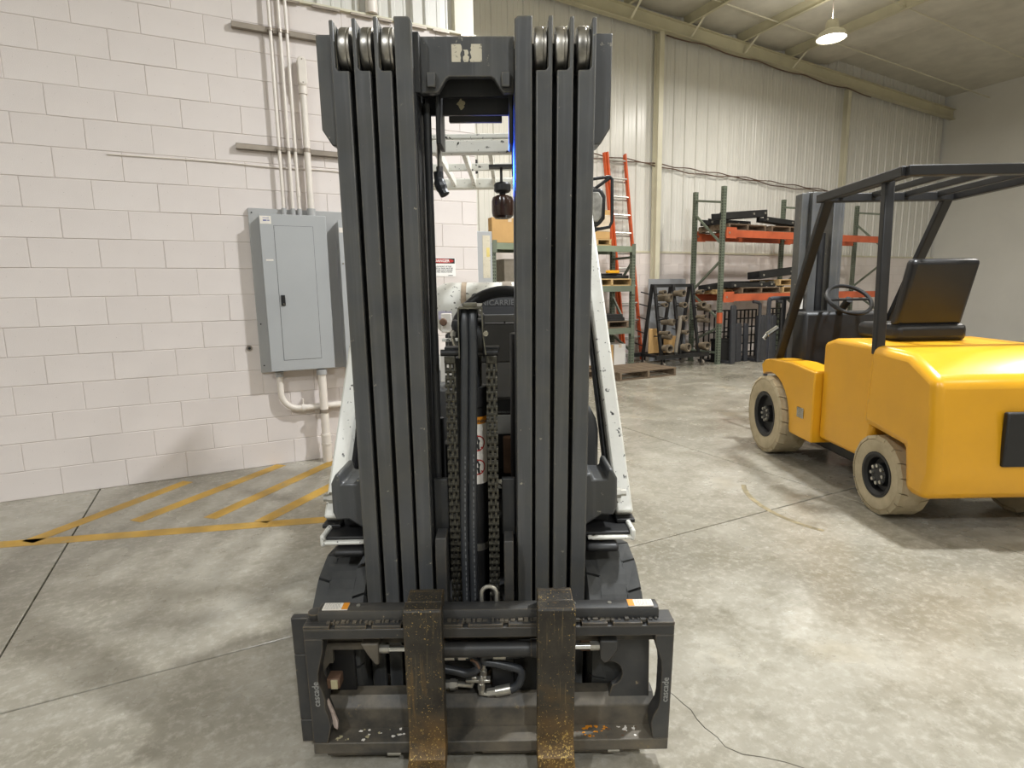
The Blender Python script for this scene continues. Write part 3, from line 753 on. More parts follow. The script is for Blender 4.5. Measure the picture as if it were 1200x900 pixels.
MB().box(-.080, -.016, .04, .075, 1.244, 1.2605).box(.020, .084, .04, .075, 1.244, 1.2605).build('crosshead_bar', K['dark'], ch, bevel=.002)
mp(MB().box(-.062, -.036, .08, .14, .66, 1.22).box(.042, .075, .08, .14, 1.06, 1.22), 'chain_guide', K['mast_in'], .003)
# ---- twin hoses over a guide
for i, (xt, xb) in enumerate(((-.0155, -.031), (.0085, -.0045))):
    pts = [(xb, -.006, .40), (xb, -.006, .7), ((xb + xt) / 2, -.006, 1.0), (xt, -.006, 1.25), (xt, -.002, 1.335), (xt, .022, 1.375), (xt, .055, 1.375), (xt, .085, 1.33), (xt, .09, 1.15), (xt, .09, 1.10)]
    h = mp(MB().tube(catmull(pts, 6), .0122 if i == 0 else .0128, 12), 'hydraulic_hose', K['hose'])
    mb = MB(); rgh = random.Random(i)
    z = .44
    while z < .95:
        l = rgh.uniform(.004, .012); xx = xb + .003
        if z > .7: xx = xb + (xt - xb) * .5 * (z - .7) / .3 + .003
        mb.box(xx - .0016, xx + .0016, -.0194, -.0175, z, z + l); z += l + rgh.uniform(.004, .014)
    mb.build('hose_print', K['hoseprint'], h, kind='stuff', smooth=False)
gd = mp(MB().box(-.030, .034, -.016, .10, 1.378, 1.386).box(-.034, -.030, -.014, .02, 1.235, 1.382).prism([(.033, 1.382), (.037, 1.382), (.040, 1.30), (.047, 1.245), (.043, 1.245), (.036, 1.30)], 'xz', -.014, .006), 'hose_guide', K['guidesteel'], .0015)
MB().box(-.018, .022, -.018, .0, 1.384, 1.396).build('guide_cap', K['guidesteel'], gd, bevel=.003)
MB().lathe([(.0001, -.008), (.008, -.008), (.009, 0), (.0001, 0)], (.046, -.014, 1.308), 'y', 6).build('bolt', K['bright'], gd)
MB().lathe([(.07, -.03), (.055, -.026), (.055, .034), (.07, .038), (.0001, .038)], (0, .055, 1.29), 'x', 28).build('guide_sheave', K['dark'], gd)
# left fittings at the top of the mast
ft = mp(MB().tube([(-.099, .25, 1.92), (-.099, .25, 1.80)], .008, 10).cyl((-.099, .25, 1.80), (-.099, .25, 1.77), .012, n=6), 'tube_fitting', K['fitting'])
MB().tube(catmull([(-.104, .25, 1.785), (-.102, .25, 1.76), (-.094, .245, 1.735), (-.084, .24, 1.715)], 4), [.016] * 5 + [.019] * 4 + [.016] * 4, 10).build('hose_stub', K['hose'], ft)
# ---- carriage uprights
mp(MB().prism([(-.05, .30), (-.05, .640), (-.038, .684), (.03, .684), (.03, .30)], 'yz', -.1185, -.0845), 'carriage_upright', K['carriage'], .003)
mp(MB().prism([(-.05, .30), (-.05, .632), (-.038, .672), (.03, .672), (.03, .30)], 'yz', .0915, .121), 'carriage_upright', K['carriage'], .003)
mp(MB().box(-.128, -.082, .045, .065, .62, .842), 'carriage_plate', K['mast_in'], .003)
mp(MB().box(.086, .128, .045, .065, .65, .842), 'carriage_plate', K['mast_in'], .003)
# ---- carriage
tb = mp(MB().prism([(-.175, .485), (-.176, .515), (-.170, .526), (-.160, .530), (-.130, .527), (-.122, .522), (-.12, .485)], 'yz', -.448, .540), 'top_bar', K['carriage'], .003)
mp(MB().lathe([(.0001, 0), (.017, 0), (.02, .006), (.02, .02), (.0001, .024)], (-.460, -.155, .497), 'z', 14), 'bar_end_stop', K['carriage'])
mb = MB(); rg = random.Random(9); x = -.42
while x < .53:
    l = rg.uniform(.004, .016); mb.box(x, x + l, -.186 - rg.uniform(0, .004), -.176, .493, .499 + rg.uniform(0, .005)); x += l + rg.uniform(.001, .012)
mb.build('weld_crumbs', K['dusty'], tb, kind='stuff')
for sx, x0, fl_ in ((-1, -.435, False), (1, .452, True)):
    l = MB().box(x0, x0 + .073, -.168, -.136, .528, .5312).build('warning_label', K['label'], tb, bevel=0, smooth=False, label='small white and orange warning label')
    o0 = x0 + (.055 if not fl_ else .0)
    MB().box(o0, o0 + .018, -.168, -.136, .5312, .5316).build('orange_band', K['labelorange'], l, smooth=False)
    mb = MB(); rl = random.Random(int(x0 * 99))
    for r_ in range(6):
        xa = x0 + (.004 if not fl_ else .022)
        while xa < x0 + (.048 if not fl_ else .066):
            w_ = rl.uniform(.003, .008); mb.box(xa, xa + w_, -.165 + r_ * .0048, -.163 + r_ * .0048, .5312, .5315); xa += w_ + .002
    mb.build('print', K['greyink'], l, smooth=False, kind='stuff')
mp(MB().cyl((.40, -.150, .527), (.40, -.150, .532), .006, n=12).cyl((.295, -.150, .527), (.295, -.150, .532), .006, n=12).cyl((-.335, -.148, .527), (-.335, -.148, .532), .006, n=12), 'grease_nipple', K['fitting'])
eye = [(.047 + .022 * math.cos(a), -.128, .552 + .022 * math.sin(a)) for a in [PI - PI * k / 12 for k in range(13)]]
mp(MB().tube([(.025, -.128, .522)] + eye + [(.069, -.128, .522)], .006, 10), 'lifting_eye', K['fitting'])
# front frame
FX0, FX1 = -.483, .580
fr = mp(MB().box(FX0, FX1, -.200, -.135, .455, .4875), 'frame_top', K['carriage'], .003)
nt = [-.40, -.295, -.195, -.10, -.02, .095, .20, .305, .395, .495]
xs = [FX0] + sum([[n_ - .008, n_ + .008] for n_ in nt], []) + [FX1]
mb = MB()
for a, b in zip(xs[::2], xs[1::2]): mb.box(a, b, -.200, -.178, .4870, .4975)
mb.box(FX0, FX1, -.179, -.135, .487, .4965)
mb.build('notched_lip', K['carriage'], fr, bevel=.0015)
mp(MB().box(FX0, FX1, -.200, -.140, .066, .104), 'frame_bottom', K['dusty'], .003)
wav = [(-.483, .104), (-.483, .456), (-.430, .456), (-.431, .42), (-.440, .385), (-.450, .345), (-.452, .312), (-.442, .285), (-.436, .255), (-.438, .225), (-.430, .195), (-.426, .165), (-.432, .135), (-.440, .104)]
lf = mp(MB().prism(wav, 'xz', -.200, -.150), 'frame_side', K['carriage'], .002)
wav = [(.580, .104), (.580, .456), (.526, .456), (.527, .432), (.531, .418), (.546, .372), (.549, .34), (.549, .24), (.545, .215), (.531, .185), (.526, .16), (.530, .120), (.536, .104)]
rf = mp(MB().prism(wav, 'xz', -.200, -.150), 'frame_side', K['carriage'], .002)
Mz = lambda x, z: Matrix.Translation((x, -.2008, z)) @ Matrix.Rotation(-PI / 2, 4, 'Y')
text_bm('cascade', .027, .0002, 1.0, .0002).xf(Mz(-.461, .275)).build('lettering', K['greyink'], lf, smooth=False)
text_bm('cascade', .027, .0002, 1.0, .0002).xf(Mz(.563, .275)).build('lettering', K['greyink'], rf, smooth=False)
for x in (-.36, -.09, .11, .36): mp(MB().box(x - .09, x + .09, -.185, -.145, .045, .067), 'lower_hook', K['dusty'], .003)
mp(MB().cyl((-.265, -.19, .062), (-.225, -.19, .062), .010, n=8), 'hook_bolt', K['fitting'])
mp(MB().cyl((.40, -.19, .062), (.435, -.19, .062), .010, n=8), 'hook_bolt', K['fitting'])
pt = mp(MB().prism([(-.445, .262), (-.442, .255), (-.425, .205), (-.412, .16), (-.414, .135), (-.424, .142), (-.432, .175), (-.447, .215), (-.452, .24)], 'xz', -.182, -.172), 'scraped_plate', K['pinkplate'], .001)
mp(MB().box(-.442, -.402, -.165, -.125, .262, .296), 'stop_lug', K['rustlug'], .004)
mp(MB().box(-.428, -.408, -.168, -.164, .264, .294), 'lug_face', K['scrap'], .001)
# rear side plate shifted to the left
for z0, z1 in ((.345, .468), (.112, .343), (.03, .110)):
    mp(MB().box(-.551, -.455, -.115, -.09, z0, z1), 'side_shift_plate', K['carriage'], .003)
mp(MB().prism([(-.456, .395), (-.436, .402), (-.436, .40), (-.315, .40), (-.315, .377), (-.425, .377), (-.425, .332), (-.436, .332), (-.456, .300)], 'xz', -.14, -.125), 'latch_bracket', K['dusty'], .002)
mp(MB().box(-.455, -.375, -.09, -.075, .18, .45), 'mud_shield', K['dark'], .003)
# right plate with round cut-out
arc = [(.415 + .036 * math.cos(a), .268 + .042 * math.sin(a)) for a in [math.radians(95 - 12.5 * k) for k in range(15)]]
mp(MB().prism([(.408, .39)] + [(.408, .318)] + arc + [(.412, .19), (.412, .14), (.538, .14), (.530, .39)][0:], 'xz', -.122, -.100), 'end_plate', K['carriage'], .002)
mp(MB().box(.33, .408, -.06, -.04, .30, .40), 'mount_block', K['rustlug'], .003)
mp(MB().box(-.455, .545, -.13, -.10, .39, .45), 'upper_beam', K['dusty'], .003)
mp(MB().prism([(-.142, .10), (-.142, .172), (-.112, .196), (-.07, .196), (-.07, .10)], 'yz', -.455, .552), 'lower_beam', K['dusty'], .004)
# fork positioner cylinder
pc = mp(MB().tube([(-.10, -.158, .388), (.186, -.158, .388)], .0235, 24), 'positioner_cylinder', K['carriage'])
MB().tube([(.168, -.158, .388), (.186, -.158, .388)], .026, 24).build('cylinder_collar', K['carriage'], pc)
MB().tube([(-.10, -.158, .388), (-.085, -.158, .388)], .026, 24).build('cylinder_collar', K['carriage'], pc)
MB().tube([(-.285, -.158, .393), (-.09, -.158, .393)], .0095, 16).build('cylinder_rod', K['chrome'], pc)
MB().tube([(.18, -.158, .393), (.378, -.158, .393)], .0095, 16).build('cylinder_rod', K['chrome'], pc)
MB().tube([(-.288, -.158, .393), (-.25, -.158, .393)], .0125, 8).build('rod_end', K['fitting'], pc)
MB().tube([(.345, -.158, .393), (.378, -.158, .393)], .0125, 8).build('rod_end', K['fitting'], pc)
mp(MB().prism([(-.330, .42), (-.278, .42), (-.278, .352), (-.290, .350), (-.312, .385)], 'xz', -.175, -.135), 'rod_bracket', K['dusty'], .004)
mp(MB().prism([(.372, .42), (.425, .42), (.425, .39), (.400, .352), (.384, .345), (.380, .352), (.372, .36)], 'xz', -.175, -.135), 'rod_bracket', K['carriage'], .004)
# hoses and fittings behind the forks
h = mp(MB().tube(catmull([(-.11, -.12, 0.339), (-.07, -.121, 0.338), (-.035, -.122, 0.339), (-.008, -.124, 0.332), (.010, -.126, 0.307), (.002, -.127, .292), (-.025, -.126, .280), (-.06, -.124, .287), (-.10, -.122, 0.294)], 6), .0125, 12), 'positioner_hose', K['hose'])
for x0, x1 in ((-.093, -.062), (-.050, -.020)): MB().tube([(x0, -.121, 0.339), (x1, -.121, 0.339)], .0142, 12).build('hose_ferrule', K['label'], h)
mb = MB().tube(catmull([(-.012, -.1375, 0.336), (.004, -.138, 0.327), (.014, -.1395, 0.307)], 4), .004, 6).build('rust_streak', K['rustlug'], h)
h = mp(MB().tube(catmull([(.15, -.11, 0.335), (.10, -.118, 0.336), (.055, -.12, 0.339), (.025, -.122, 0.334), (.03, -.124, 0.319), (.07, -.125, 0.311), (.115, -.126, 0.299), (.141, -.127, .285), (.138, -.127, .250), (.118, -.126, .226), (.085, -.125, .218)], 6), .0125, 12), 'positioner_hose', K['hose'])
MB().tube([(.062, -.126, .213), (.108, -.126, .223)], .0155, 12).build('hose_ferrule', K['fitting'], h)
MB().tube([(.055, -.12, 0.338), (.093, -.118, 0.335)], .0145, 12).build('hose_ferrule', K['fitting'], h)
MB().tube([(.093, -.118, 0.335), (.125, -.114, 0.335)], .007, 10).build('hose_nipple', K['fitting'], h)
mf = mp(MB().tube([(.062, -.126, .213), (.036, -.126, .209)], .0125, 6).tube([(.036, -.126, .209), (.018, -.126, .210), (.018, -.126, .26)], .010, 10).cyl((.018, -.126, .225), (.018, -.126, .245), .0125, n=6), 'elbow_fitting', K['fitting'])
MB().tube([(.024, -.12, .26), (.027, -.12, .33)], .007, 10).cyl((.0245, -.12, .262), (.0255, -.12, .285), .011, n=6).build('riser_tube', K['fitting'], mf)
MB().box(-.030, .046, -.132, -.112, .249, .259).box(-.012, .004, -.13, -.11, .259, .268).box(.016, .034, -.13, -.11, .259, .270).build('manifold_strap', K['fitting'], mf, bevel=.002)
MB().tube([(-.11, -.12, .235), (-.055, -.12, .237)], .0135, 6).cyl((-.078, -.12, .236), (-.062, -.12, .236), .017, n=6).tube([(-.055, -.12, .237), (-.012, -.12, .233), (-.008, -.12, .252)], .009, 10).build('side_fitting', K['fitting'], mf)
mp(MB().box(-.11, .0, -.095, -.075, .205, .33).box(.05, .12, -.095, -.075, .2, .34).box(.12, .20, -.10, -.08, .18, .40), 'valve_block', K['dark'], .003)
mp(MB().cyl((.063, -.11, .31), (.063, -.09, .31), .018, n=6).tube([(.063, -.11, .31), (.063, -.115, .288)], .008, 8), 'valve_cap', K['dark'])
# forks: shank, heel curve and blade
for xc in (-.134, .2365):
    pr = [(-.25, .572), (-.243, .577), (-.206, .577), (-.204, .13), (-.21, .092), (-.232, .073), (-.27, .068), (-.9, .071), (-1.22, .074), (-1.22, .080), (-.9, .094), (-.31, .108), (-.275, .115), (-.256, .135), (-.25, .165)]
    fk = mp(MB().prism(pr, 'yz', xc - .053, xc + .053), 'fork', K['fork'], .003)
    MB().box(xc - .05, xc + .05, -.206, -.150, .545, .576).box(xc - .05, xc + .05, -.155, -.140, .50, .576).build('fork_hook', K['fork'], fk, bevel=.003)

# flakes of paint and dirt lying on the bottom bar of the frame
for nm, x0, x1, mk, n_, sd in (('paint_flakes', .33, .41, 'labelorange', 16, 1), ('paint_flakes', .43, .49, 'label', 9, 2), ('paint_flakes', -.36, -.21, 'label', 9, 3), ('dirt_crumbs', -.44, -.2, 'scrap', 10, 4), ('dirt_crumbs', .25, .50, 'rustlug', 10, 5)):
    rf_ = random.Random(sd); mb = MB()
    for k in range(n_):
        cx_, cy_, q_ = rf_.uniform(x0, x1), rf_.uniform(-.19, -.15), rf_.uniform(.002, .008)
        mb.prism([(cx_ + q_ * rf_.uniform(.4, 1.4) * math.cos(a), cy_ + q_ * rf_.uniform(.3, 1) * math.sin(a)) for a in (0.2, 1.3, 2.5, 3.7, 5.1)], 'xy', .1038, .1052)
    mp(mb, nm, K[mk], kind='stuff', smooth=False)

# ---- body of the white forklift (untilted frame)
def tyre(parent, name, x0, x1, yc, r, mat, hub_mat, hub_r, lugs, side, rimmat=None):
    w = x1 - x0; xc = (x0 + x1) / 2; s = .018
    t = MB().lathe([(hub_r, -w / 2 + .01), (hub_r + .03, -w / 2), (r - .035, -w / 2), (r - s, -w / 2 + .012), (r - s, w / 2 - .012), (r - .035, w / 2), (hub_r + .03, w / 2), (hub_r, w / 2 - .01)], (xc, yc, r), 'x', 48, closed=True)
    o = t.build(name, mat, parent)
    mb = MB().lathe([(r - s - .01, -w * .24), (r - .003, -w * .24), (r - .001, 0), (r - .003, w * .24), (r - s - .01, w * .24)], (xc, yc, r), 'x', 48, closed=True)
    for k in range(lugs):
        for sd in (-1, 1):
            a0 = 2 * PI * (k + (0.5 if sd > 0 else 0)) / lugs; a1 = a0 + 2 * PI / lugs * .92; sk = .05
            q = []
            for rr in (r - s - .004, r):
                for (xx, sh) in ((w / 2 - (0 if rr < r - .001 else .008), 0), (w * .22, sk)):
                    for a in (a0, a1):
                        q.append((xc + sd * xx, yc + math.cos(a + sh) * rr, r + math.sin(a + sh) * rr))
            # q: [in-edge a0,a1, in-mid a0,a1, out-edge a0,a1, out-mid a0,a1]
            mb.hexa([q[0], q[1], q[3], q[2], q[4], q[5], q[7], q[6]])
    mb.build('tread', mat, o, kind='stuff', smooth=False)
    e = x1 if side > 0 else x0; dsg = -side
    MB().lathe([(.0001, e + dsg * .10), (hub_r + .004, e + dsg * .10), (hub_r + .004, e + dsg * .004), (hub_r - .012, e + dsg * .004), (hub_r - .03, e + dsg * .02), (hub_r - .035, e + dsg * .06), (.075, e + dsg * .07), (.070, e + dsg * .02), (.0001, e + dsg * .018)], (0, yc, r), 'x', 36).build('wheel_rim', rimmat or K['dark'], o)
    mb = MB()
    for k in range(8):
        a = 2 * PI * k / 8
        mb.cyl((e + dsg * .03, yc + .055 * math.cos(a), r + .055 * math.sin(a)), (e + dsg * .006, yc + .055 * math.cos(a), r + .055 * math.sin(a)), .012, n=6)
    mb.build('wheel_nuts', hub_mat, o, kind='stuff')
    return o
tyre(lift, 'drive_tyre', -.531, -.3565, .20, .265, K['tyre'], K['fitting'], .15, 15, -1)
tyre(lift, 'drive_tyre', .3565, .540, .20, .265, K['tyre'], K['fitting'], .15, 15, 1)
tyre(lift, 'steer_tyre', -.46, -.31, 1.62, .24, K['tyre'], K['fitting'], .13, 15, -1)
tyre(lift, 'steer_tyre', .31, .46, 1.62, .24, K['tyre'], K['fitting'], .13, 15, 1)
MB().box(-.355, .355, .14, .34, .18, .38).build('drive_axle', K['dark'], lift, bevel=.02)
MB().box(-.42, .42, .36, 1.35, .18, .60).build('chassis', K['dark'], lift, bevel=.02)
# fenders with white step lips
for sg, xo in ((-1, -.512), (1, .524)):
    f = MB().box(sg * .36, xo, .10, .50, .616, .628).build('fender', K['dark'], lift, bevel=.004)
    MB().box(sg * .37, xo + sg * .004, .085, .15, .604, .617).box(xo - sg * .012, xo + sg * .004, .085, .52, .600, .640).build('fender_lip', K['white'], f, bevel=.006)
    MB().box(sg * .36, sg * .47, .06, .20, .572, .598).build('fender_rubber', K['dark'], f, bevel=.012)
# trunnion brackets
for sg, ox in ((-1, 0.0), (1, -.008)):
    X = lambda x: sg * x + ox
    b = MB().prism([(X(.35), .82), (X(.395), .82), (X(.40), .80), (X(.445), .80), (X(.45), .835), (X(.465), .835), (X(.482), .80), (X(.482), .70), (X(.47), .672), (X(.43), .675), (X(.40), .655), (X(.38), .64), (X(.35), .64)], 'xz', .13, .30).build('mast_trunnion', K['mast'], lift, bevel=.008)
    MB().lathe([(.0001, sg * .034), (.013, sg * .034), (.013, sg * .016), (.020, sg * .016), (.020, 0), (.0001, 0)], (X(.482), .16, .742), 'x', 8).build('trunnion_bolt', K['fitting'], b)
    MB().box(X(.36), X(.47), .20, .30, .55, .66).build('trunnion_foot', K['dark'], b, bevel=.01)
# rounded front cowls
for sg, xo, zt in ((-1, .50, .99), (1, .455, 1.01)):
    pf = [(sg * .25, .64), (sg * xo, .64), (sg * xo, .90), (sg * (xo - .008), .94), (sg * (xo - .03), .985), (sg * (xo - .06), zt), (sg * .25, zt + .01)]
    MB().prism(pf, 'xz', .42, .62).build('front_cowl', K['grey_cowl'] if sg > 0 else K['mast'], lift, bevel=.012)
MB().box(-.26, .26, .50, .56, .30, .62).build('front_bulkhead', K['dark'], lift, bevel=.01)
MB().box(-.45, .45, .62, .70, .45, .80).build('toe_board', K['dark'], lift, bevel=.006)
MB().box(-.10, .44, .58, .60, .70, 1.00).build('lower_dash_panel', K['dark'], lift, bevel=.006)
MB().box(.09, .16, .52, .56, .70, .85).build('pedal_bracket', K['rustlug'], lift, bevel=.006)
MB().box(.06, .20, .47, .51, .655, .682).build('frame_step', K['white'], lift, bevel=.004)
# dash
d = MB().prism([(-.012, 1.14), (-.012, 1.285), (.0, 1.30), (.40, 1.30), (.40, 1.14)], 'xz', .60, .66).build('dash_cowl', K['grey_cowl'], lift, bevel=.008)
MB().box(-.012, .40, .594, .61, 1.302, 1.335).build('dash_top', simple('dash_light_grey', S(112, 112, 112), .5, 0, .06, 5), d, bevel=.004)
MB().cyl((.105, .592, 1.304), (.105, .60, 1.304), .004, n=8).build('dash_screw', K['ink'], d)
MB().box(.0, .42, .60, .63, .955, 1.142).build('lower_cowl', simple('cowl_light_grey', S(122, 122, 122), .5, 0, .1, 4, .1), d, bevel=.006)
MB().box(-.07, .42, .58, .72, .935, .948).box(-.07, .42, .575, .585, .85, .93).build('kick_step', K['panelgrey'], d, bevel=.003)
# steering wheel
SWc = Vector((.108, .76, 1.205)); SR = .226; tl = math.radians(78)
mb = MB()
ux, uy = Vector((1, 0, 0)), Vector((0, -math.cos(tl), math.sin(tl)))
mb.tube([SWc + (ux * math.cos(a) + uy * math.sin(a)) * SR for a in [2 * PI * k / 48 for k in range(48)]], .024, 14, closed=True)
sw = mb.build('steering_wheel', K['plastic'], lift)
nn = ux.cross(uy).normalized()
mb = MB()
for a in (math.radians(128), math.radians(52), math.radians(270)):
    MB().beam(SWc - nn * .0 + (ux * math.cos(a) + uy * math.sin(a)) * .05, SWc + (ux * math.cos(a) + uy * math.sin(a)) * (SR - .01), .018, .008, nn).build('wheel_spoke', K['fitting'], sw, bevel=.002)
mb = MB(); HC = SWc + Vector((.02, 0, .055)); mb.tube([HC + nn * .03, HC - nn * .012, HC - nn * .03], [.062, .060, .035], 24); mb.build('wheel_hub', K['fitting'], sw)
MB().tube([SWc + nn * .02, Vector((.115, .70, 1.0))], .03, 14).build('steering_column', K['plastic'], sw)
# levers left of the dash
lv = MB().tube(catmull([(-.062, .62, 1.12), (-.078, .62, 1.17), (-.10, .62, 1.22), (-.106, .62, 1.255), (-.098, .62, 1.28)], 6), .0085, 10).build('control_lever', K['bright'], lift)
MB().lathe([(.0001, -.02), (.014, -.018), (.018, 0), (.014, .02), (.0001, .026)], (-.094, .62, 1.292), 'z', 14).build('lever_knob', K['plastic'], lv)
MB().tube([(-.1065, .62, 1.25), (-.1035, .62, 1.27)], .012, 10).build('lever_collar', K['fitting'], lv)
mb = MB(); mb.box(-.155, -.055, .66, .70, 1.225, 1.237); lb = mb.build('lever_plate', K['white'], lift, bevel=.002)
MB().tube([(-.11, .66, 1.21), (-.06, .66, 1.21)], .016, 10).build('lever_shaft', K['dark'], lb)
MB().lathe([(.0001, -.01), (.012, -.008), (.016, .0), (.012, .008), (.0001, .01)], (-.148, .67, 1.305), 'y', 18).build('round_cap', K['rustlug'], lift)
MB().box(-.16, -.115, .69, .70, 1.26, 1.34).build('cap_plate', K['label'], lift, bevel=.004)
MB().box(-.085, -.055, .66, .74, 1.0, 1.21).build('lever_stand', K['dark'], lift, bevel=.004)
MB().box(-.17, -.09, .70, .72, 1.05, 1.19).build('side_tray', K['label'], lift, bevel=.003)
# hood, seat, gas tank, counterweight
MB().box(-.40, .42, 1.05, 1.70, .60, .98).build('engine_hood', K['grey_cowl'], lift, bevel=.03)
st = MB().box(-.13, .33, 1.02, 1.48, .98, 1.10).build('seat', K['plastic'], lift, bevel=.04, seg=3)
bk = MB().prism([(1.46, 1.08), (1.52, 1.405), (1.54, 1.42), (1.60, 1.42), (1.60, 1.06)], 'yz', -.085, .33).build('seat_back', K['plastic'], st, bevel=.045, seg=4)
text_bm('UNICARRIERS', .041, .0006, 1.05, .0008).xf(Matrix.Translation((.072, 1.502, 1.365)) @ Matrix.Rotation(-.17, 4, 'X')).build('lettering', K['embossed'], st, smooth=False)
MB().prism([(1.62, .28), (1.62, 1.02), (1.70, 1.06), (2.02, 1.02), (2.14, .90), (2.16, .35), (2.10, .28)], 'yz', -.48, .50).build('counterweight', K['white'], lift, bevel=.04, seg=3)
tk = MB().lathe([(.0001, -.40), (.09, -.39), (.135, -.36), (.155, -.31), (.155, .33), (.135, .38), (.09, .41), (.0001, .42)], (.06, 1.86, 1.33), 'x', 40).build('gas_tank', K['white'], lift)
MB().lathe([(.1555, -.215), (.158, -.215), (.158, -.185), (.1555, -.185)], (.06, 1.86, 1.33), 'x', 40, closed=True).build('rust_band', simple('tank_seam_rust', S(168, 150, 128), .6, 0, .25, 14), tk)
MB().lathe([(.1555, .03), (.1585, .03), (.1585, .085), (.1555, .085)], (.06, 1.86, 1.33), 'x', 40, closed=True).build('tank_strap', K['strut'], tk)
MB().box(-.29, -.21, 1.706, 1.712, 1.27, 1.32).build('tank_print', simple('faded_violet_ink', S(188, 182, 200), .5, 0, .1, 40), tk)
MB().box(-.26, .40, 1.76, 1.96, 1.02, 1.18).build('tank_cradle', K['dark'], lift, bevel=.01)
# overhead guard
GX = (-.505, .505)
gd = MB()
for sg, x in ((-1, -.502), (1, .512)):
    lg = MB().beam((x, .215, .640), (x - sg * .05, 1.20, 2.10), .058, .085, (0, 1, 0)).build('guard_leg', K['white'], lift, bevel=.008)
    MB().beam((x - sg * .035, .26, .640), (x - sg * .085, 1.20, 2.05), .014, .06, (0, 1, 0)).build('leg_inner_flange', K['dark'], lg, bevel=.003)
    MB().box(x - .032, x + .032, .17, .27, .628, .642).build('leg_foot', K['dark'], lg, bevel=.003)
    rl = MB().beam((x - sg * .03, 2.38, 2.10), (x - sg * .03, 2.0, .95), .055, .07, (0, 1, 0)).build('guard_leg', K['white'], lift, bevel=.008)
gf = MB().box(-.49, .50, 1.19, 1.25, 2.085, 2.145).build('guard_front_bar', K['white'], lift, bevel=.008)
MB().box(-.50, .51, 2.36, 2.42, 2.122, 2.19).build('guard_rear_bar', K['white'], lift, bevel=.008)
for x in (-.49, .46): MB().beam((x + .017, 1.22, 2.115), (x + .017, 2.39, 2.155), .05, .06).build('guard_side_bar', K['white'], lift, bevel=.006)
for x in (-.36, -.225, -.09, .045, .18, .315): MB().beam((x, 1.23, 2.13), (x, 2.38, 2.165), .022, .05).build('guard_slat', K['white'], lift, bevel=.003)
MB().beam((-.5, 1.85, 2.155), (.5, 1.85, 2.155), .02, .04).build('guard_tie_bar', K['white'], lift, bevel=.003)
MB().box(-.49, .50, 1.185, 1.215, 2.15, 2.172).build('guard_front_lip', K['white'], lift, bevel=.004)
# hanging strobe beacon
bc = MB().lathe([(.0001, .0), (.036, .0), (.047, .010), (.050, .03), (.050, .075), (.045, .092), (.03, .10), (.0001, .10)], (.104, 1.0, 1.755), 'z', 24).build('strobe_beacon', K['amber'], lift)
MB().lathe([(.014, -.016), (.014, .0), (.030, .0), (.038, .008), (.038, .034), (.032, .042), (.0001, .042)], (.104, 1.0, 1.868), 'z', 20).build('beacon_cap', K['plastic'], bc)
MB().tube([(.100, 1.0, 1.91), (.100, 1.0, 1.985)], .006, 8).box(.045, .155, .97, 1.03, 1.975, 1.985).box(.15, .16, .97, 1.2, 1.975, 2.10).build('beacon_stem', K['dark'], bc)
# blue warning light tucked in at the left
bl = MB().lathe([(.0001, -.03), (.022, -.03), (.030, -.01), (.034, .03), (.0001, .034)], (0, 0, 0), 'z', 18)
aim = Vector((.381, -.79, -.06)).normalized()
bl.xf(Matrix.Translation((-.25, .90, 1.915)) @ aim.to_track_quat('Z', 'Y').to_matrix().to_4x4())
bl = bl.build('blue_warning_light', K['plastic'], lift)
MB().lathe([(.0001, .034), (.028, .034), (.028, .036), (.0001, .036)], (0, 0, 0), 'z', 18).xf(Matrix.Translation((-.25, .90, 1.915)) @ aim.to_track_quat('Z', 'Y').to_matrix().to_4x4()).build('blue_lens', K['blueled'], bl)
MB().tube([(-.25, .90, 1.94), (-.25, .90, 2.06)], .008, 8).box(-.265, -.235, .88, 1.22, 2.06, 2.07).build('light_stem', K['fitting'], bl)
ld = bpy.data.lights.new('blue_beam', 'SPOT'); ld.energy = 170; ld.color = (0.02, 0.10, 1.0); ld.spot_size = math.radians(20); ld.spot_blend = .6; ld.shadow_soft_size = .02
lo = bpy.data.objects.new('blue_beam', ld); COL.objects.link(lo); lo.parent = lift
lo.location = Vector((-.25, .90, 1.915)) + aim * .05; lo.rotation_euler = aim.to_track_quat('-Z', 'Y').to_euler()
# work lamp on the right leg
wk = MB().prism([(.472, 1.72), (.55, 1.72), (.575, 1.75), (.578, 1.85), (.56, 1.885), (.472, 1.885)], 'xz', 1.02, 1.12).build('work_lamp', K['plastic'], lift, bevel=.012, seg=3)
MB().prism([(.478, 1.735), (.54, 1.735), (.557, 1.758), (.560, 1.84), (.545, 1.868), (.478, 1.868)], 'xz', 1.012, 1.03).build('lamp_glass', K['glass'], wk, bevel=.006)
MB().tube([(.47, 1.05, 1.925), (.60, 1.05, 1.94), (.61, 1.05, 1.93), (.612, 1.05, 1.74), (.60, 1.05, 1.715), (.54, 1.05, 1.705)], .0075, 8).tube([(.49, 1.05, 1.86), (.60, 1.05, 1.935)], .0075, 8).build('lamp_guard', K['dark'], wk)
MB().prism([(.475, 1.69), (.53, 1.69), (.565, 1.712), (.475, 1.72)], 'xz', 1.04, 1.10).build('lamp_foot', K['dark'], wk, bevel=.004)
MB().box(.48, .53, 1.06, 1.12, 1.70, 1.90).build('lamp_bracket', K['dark'], wk, bevel=.004)

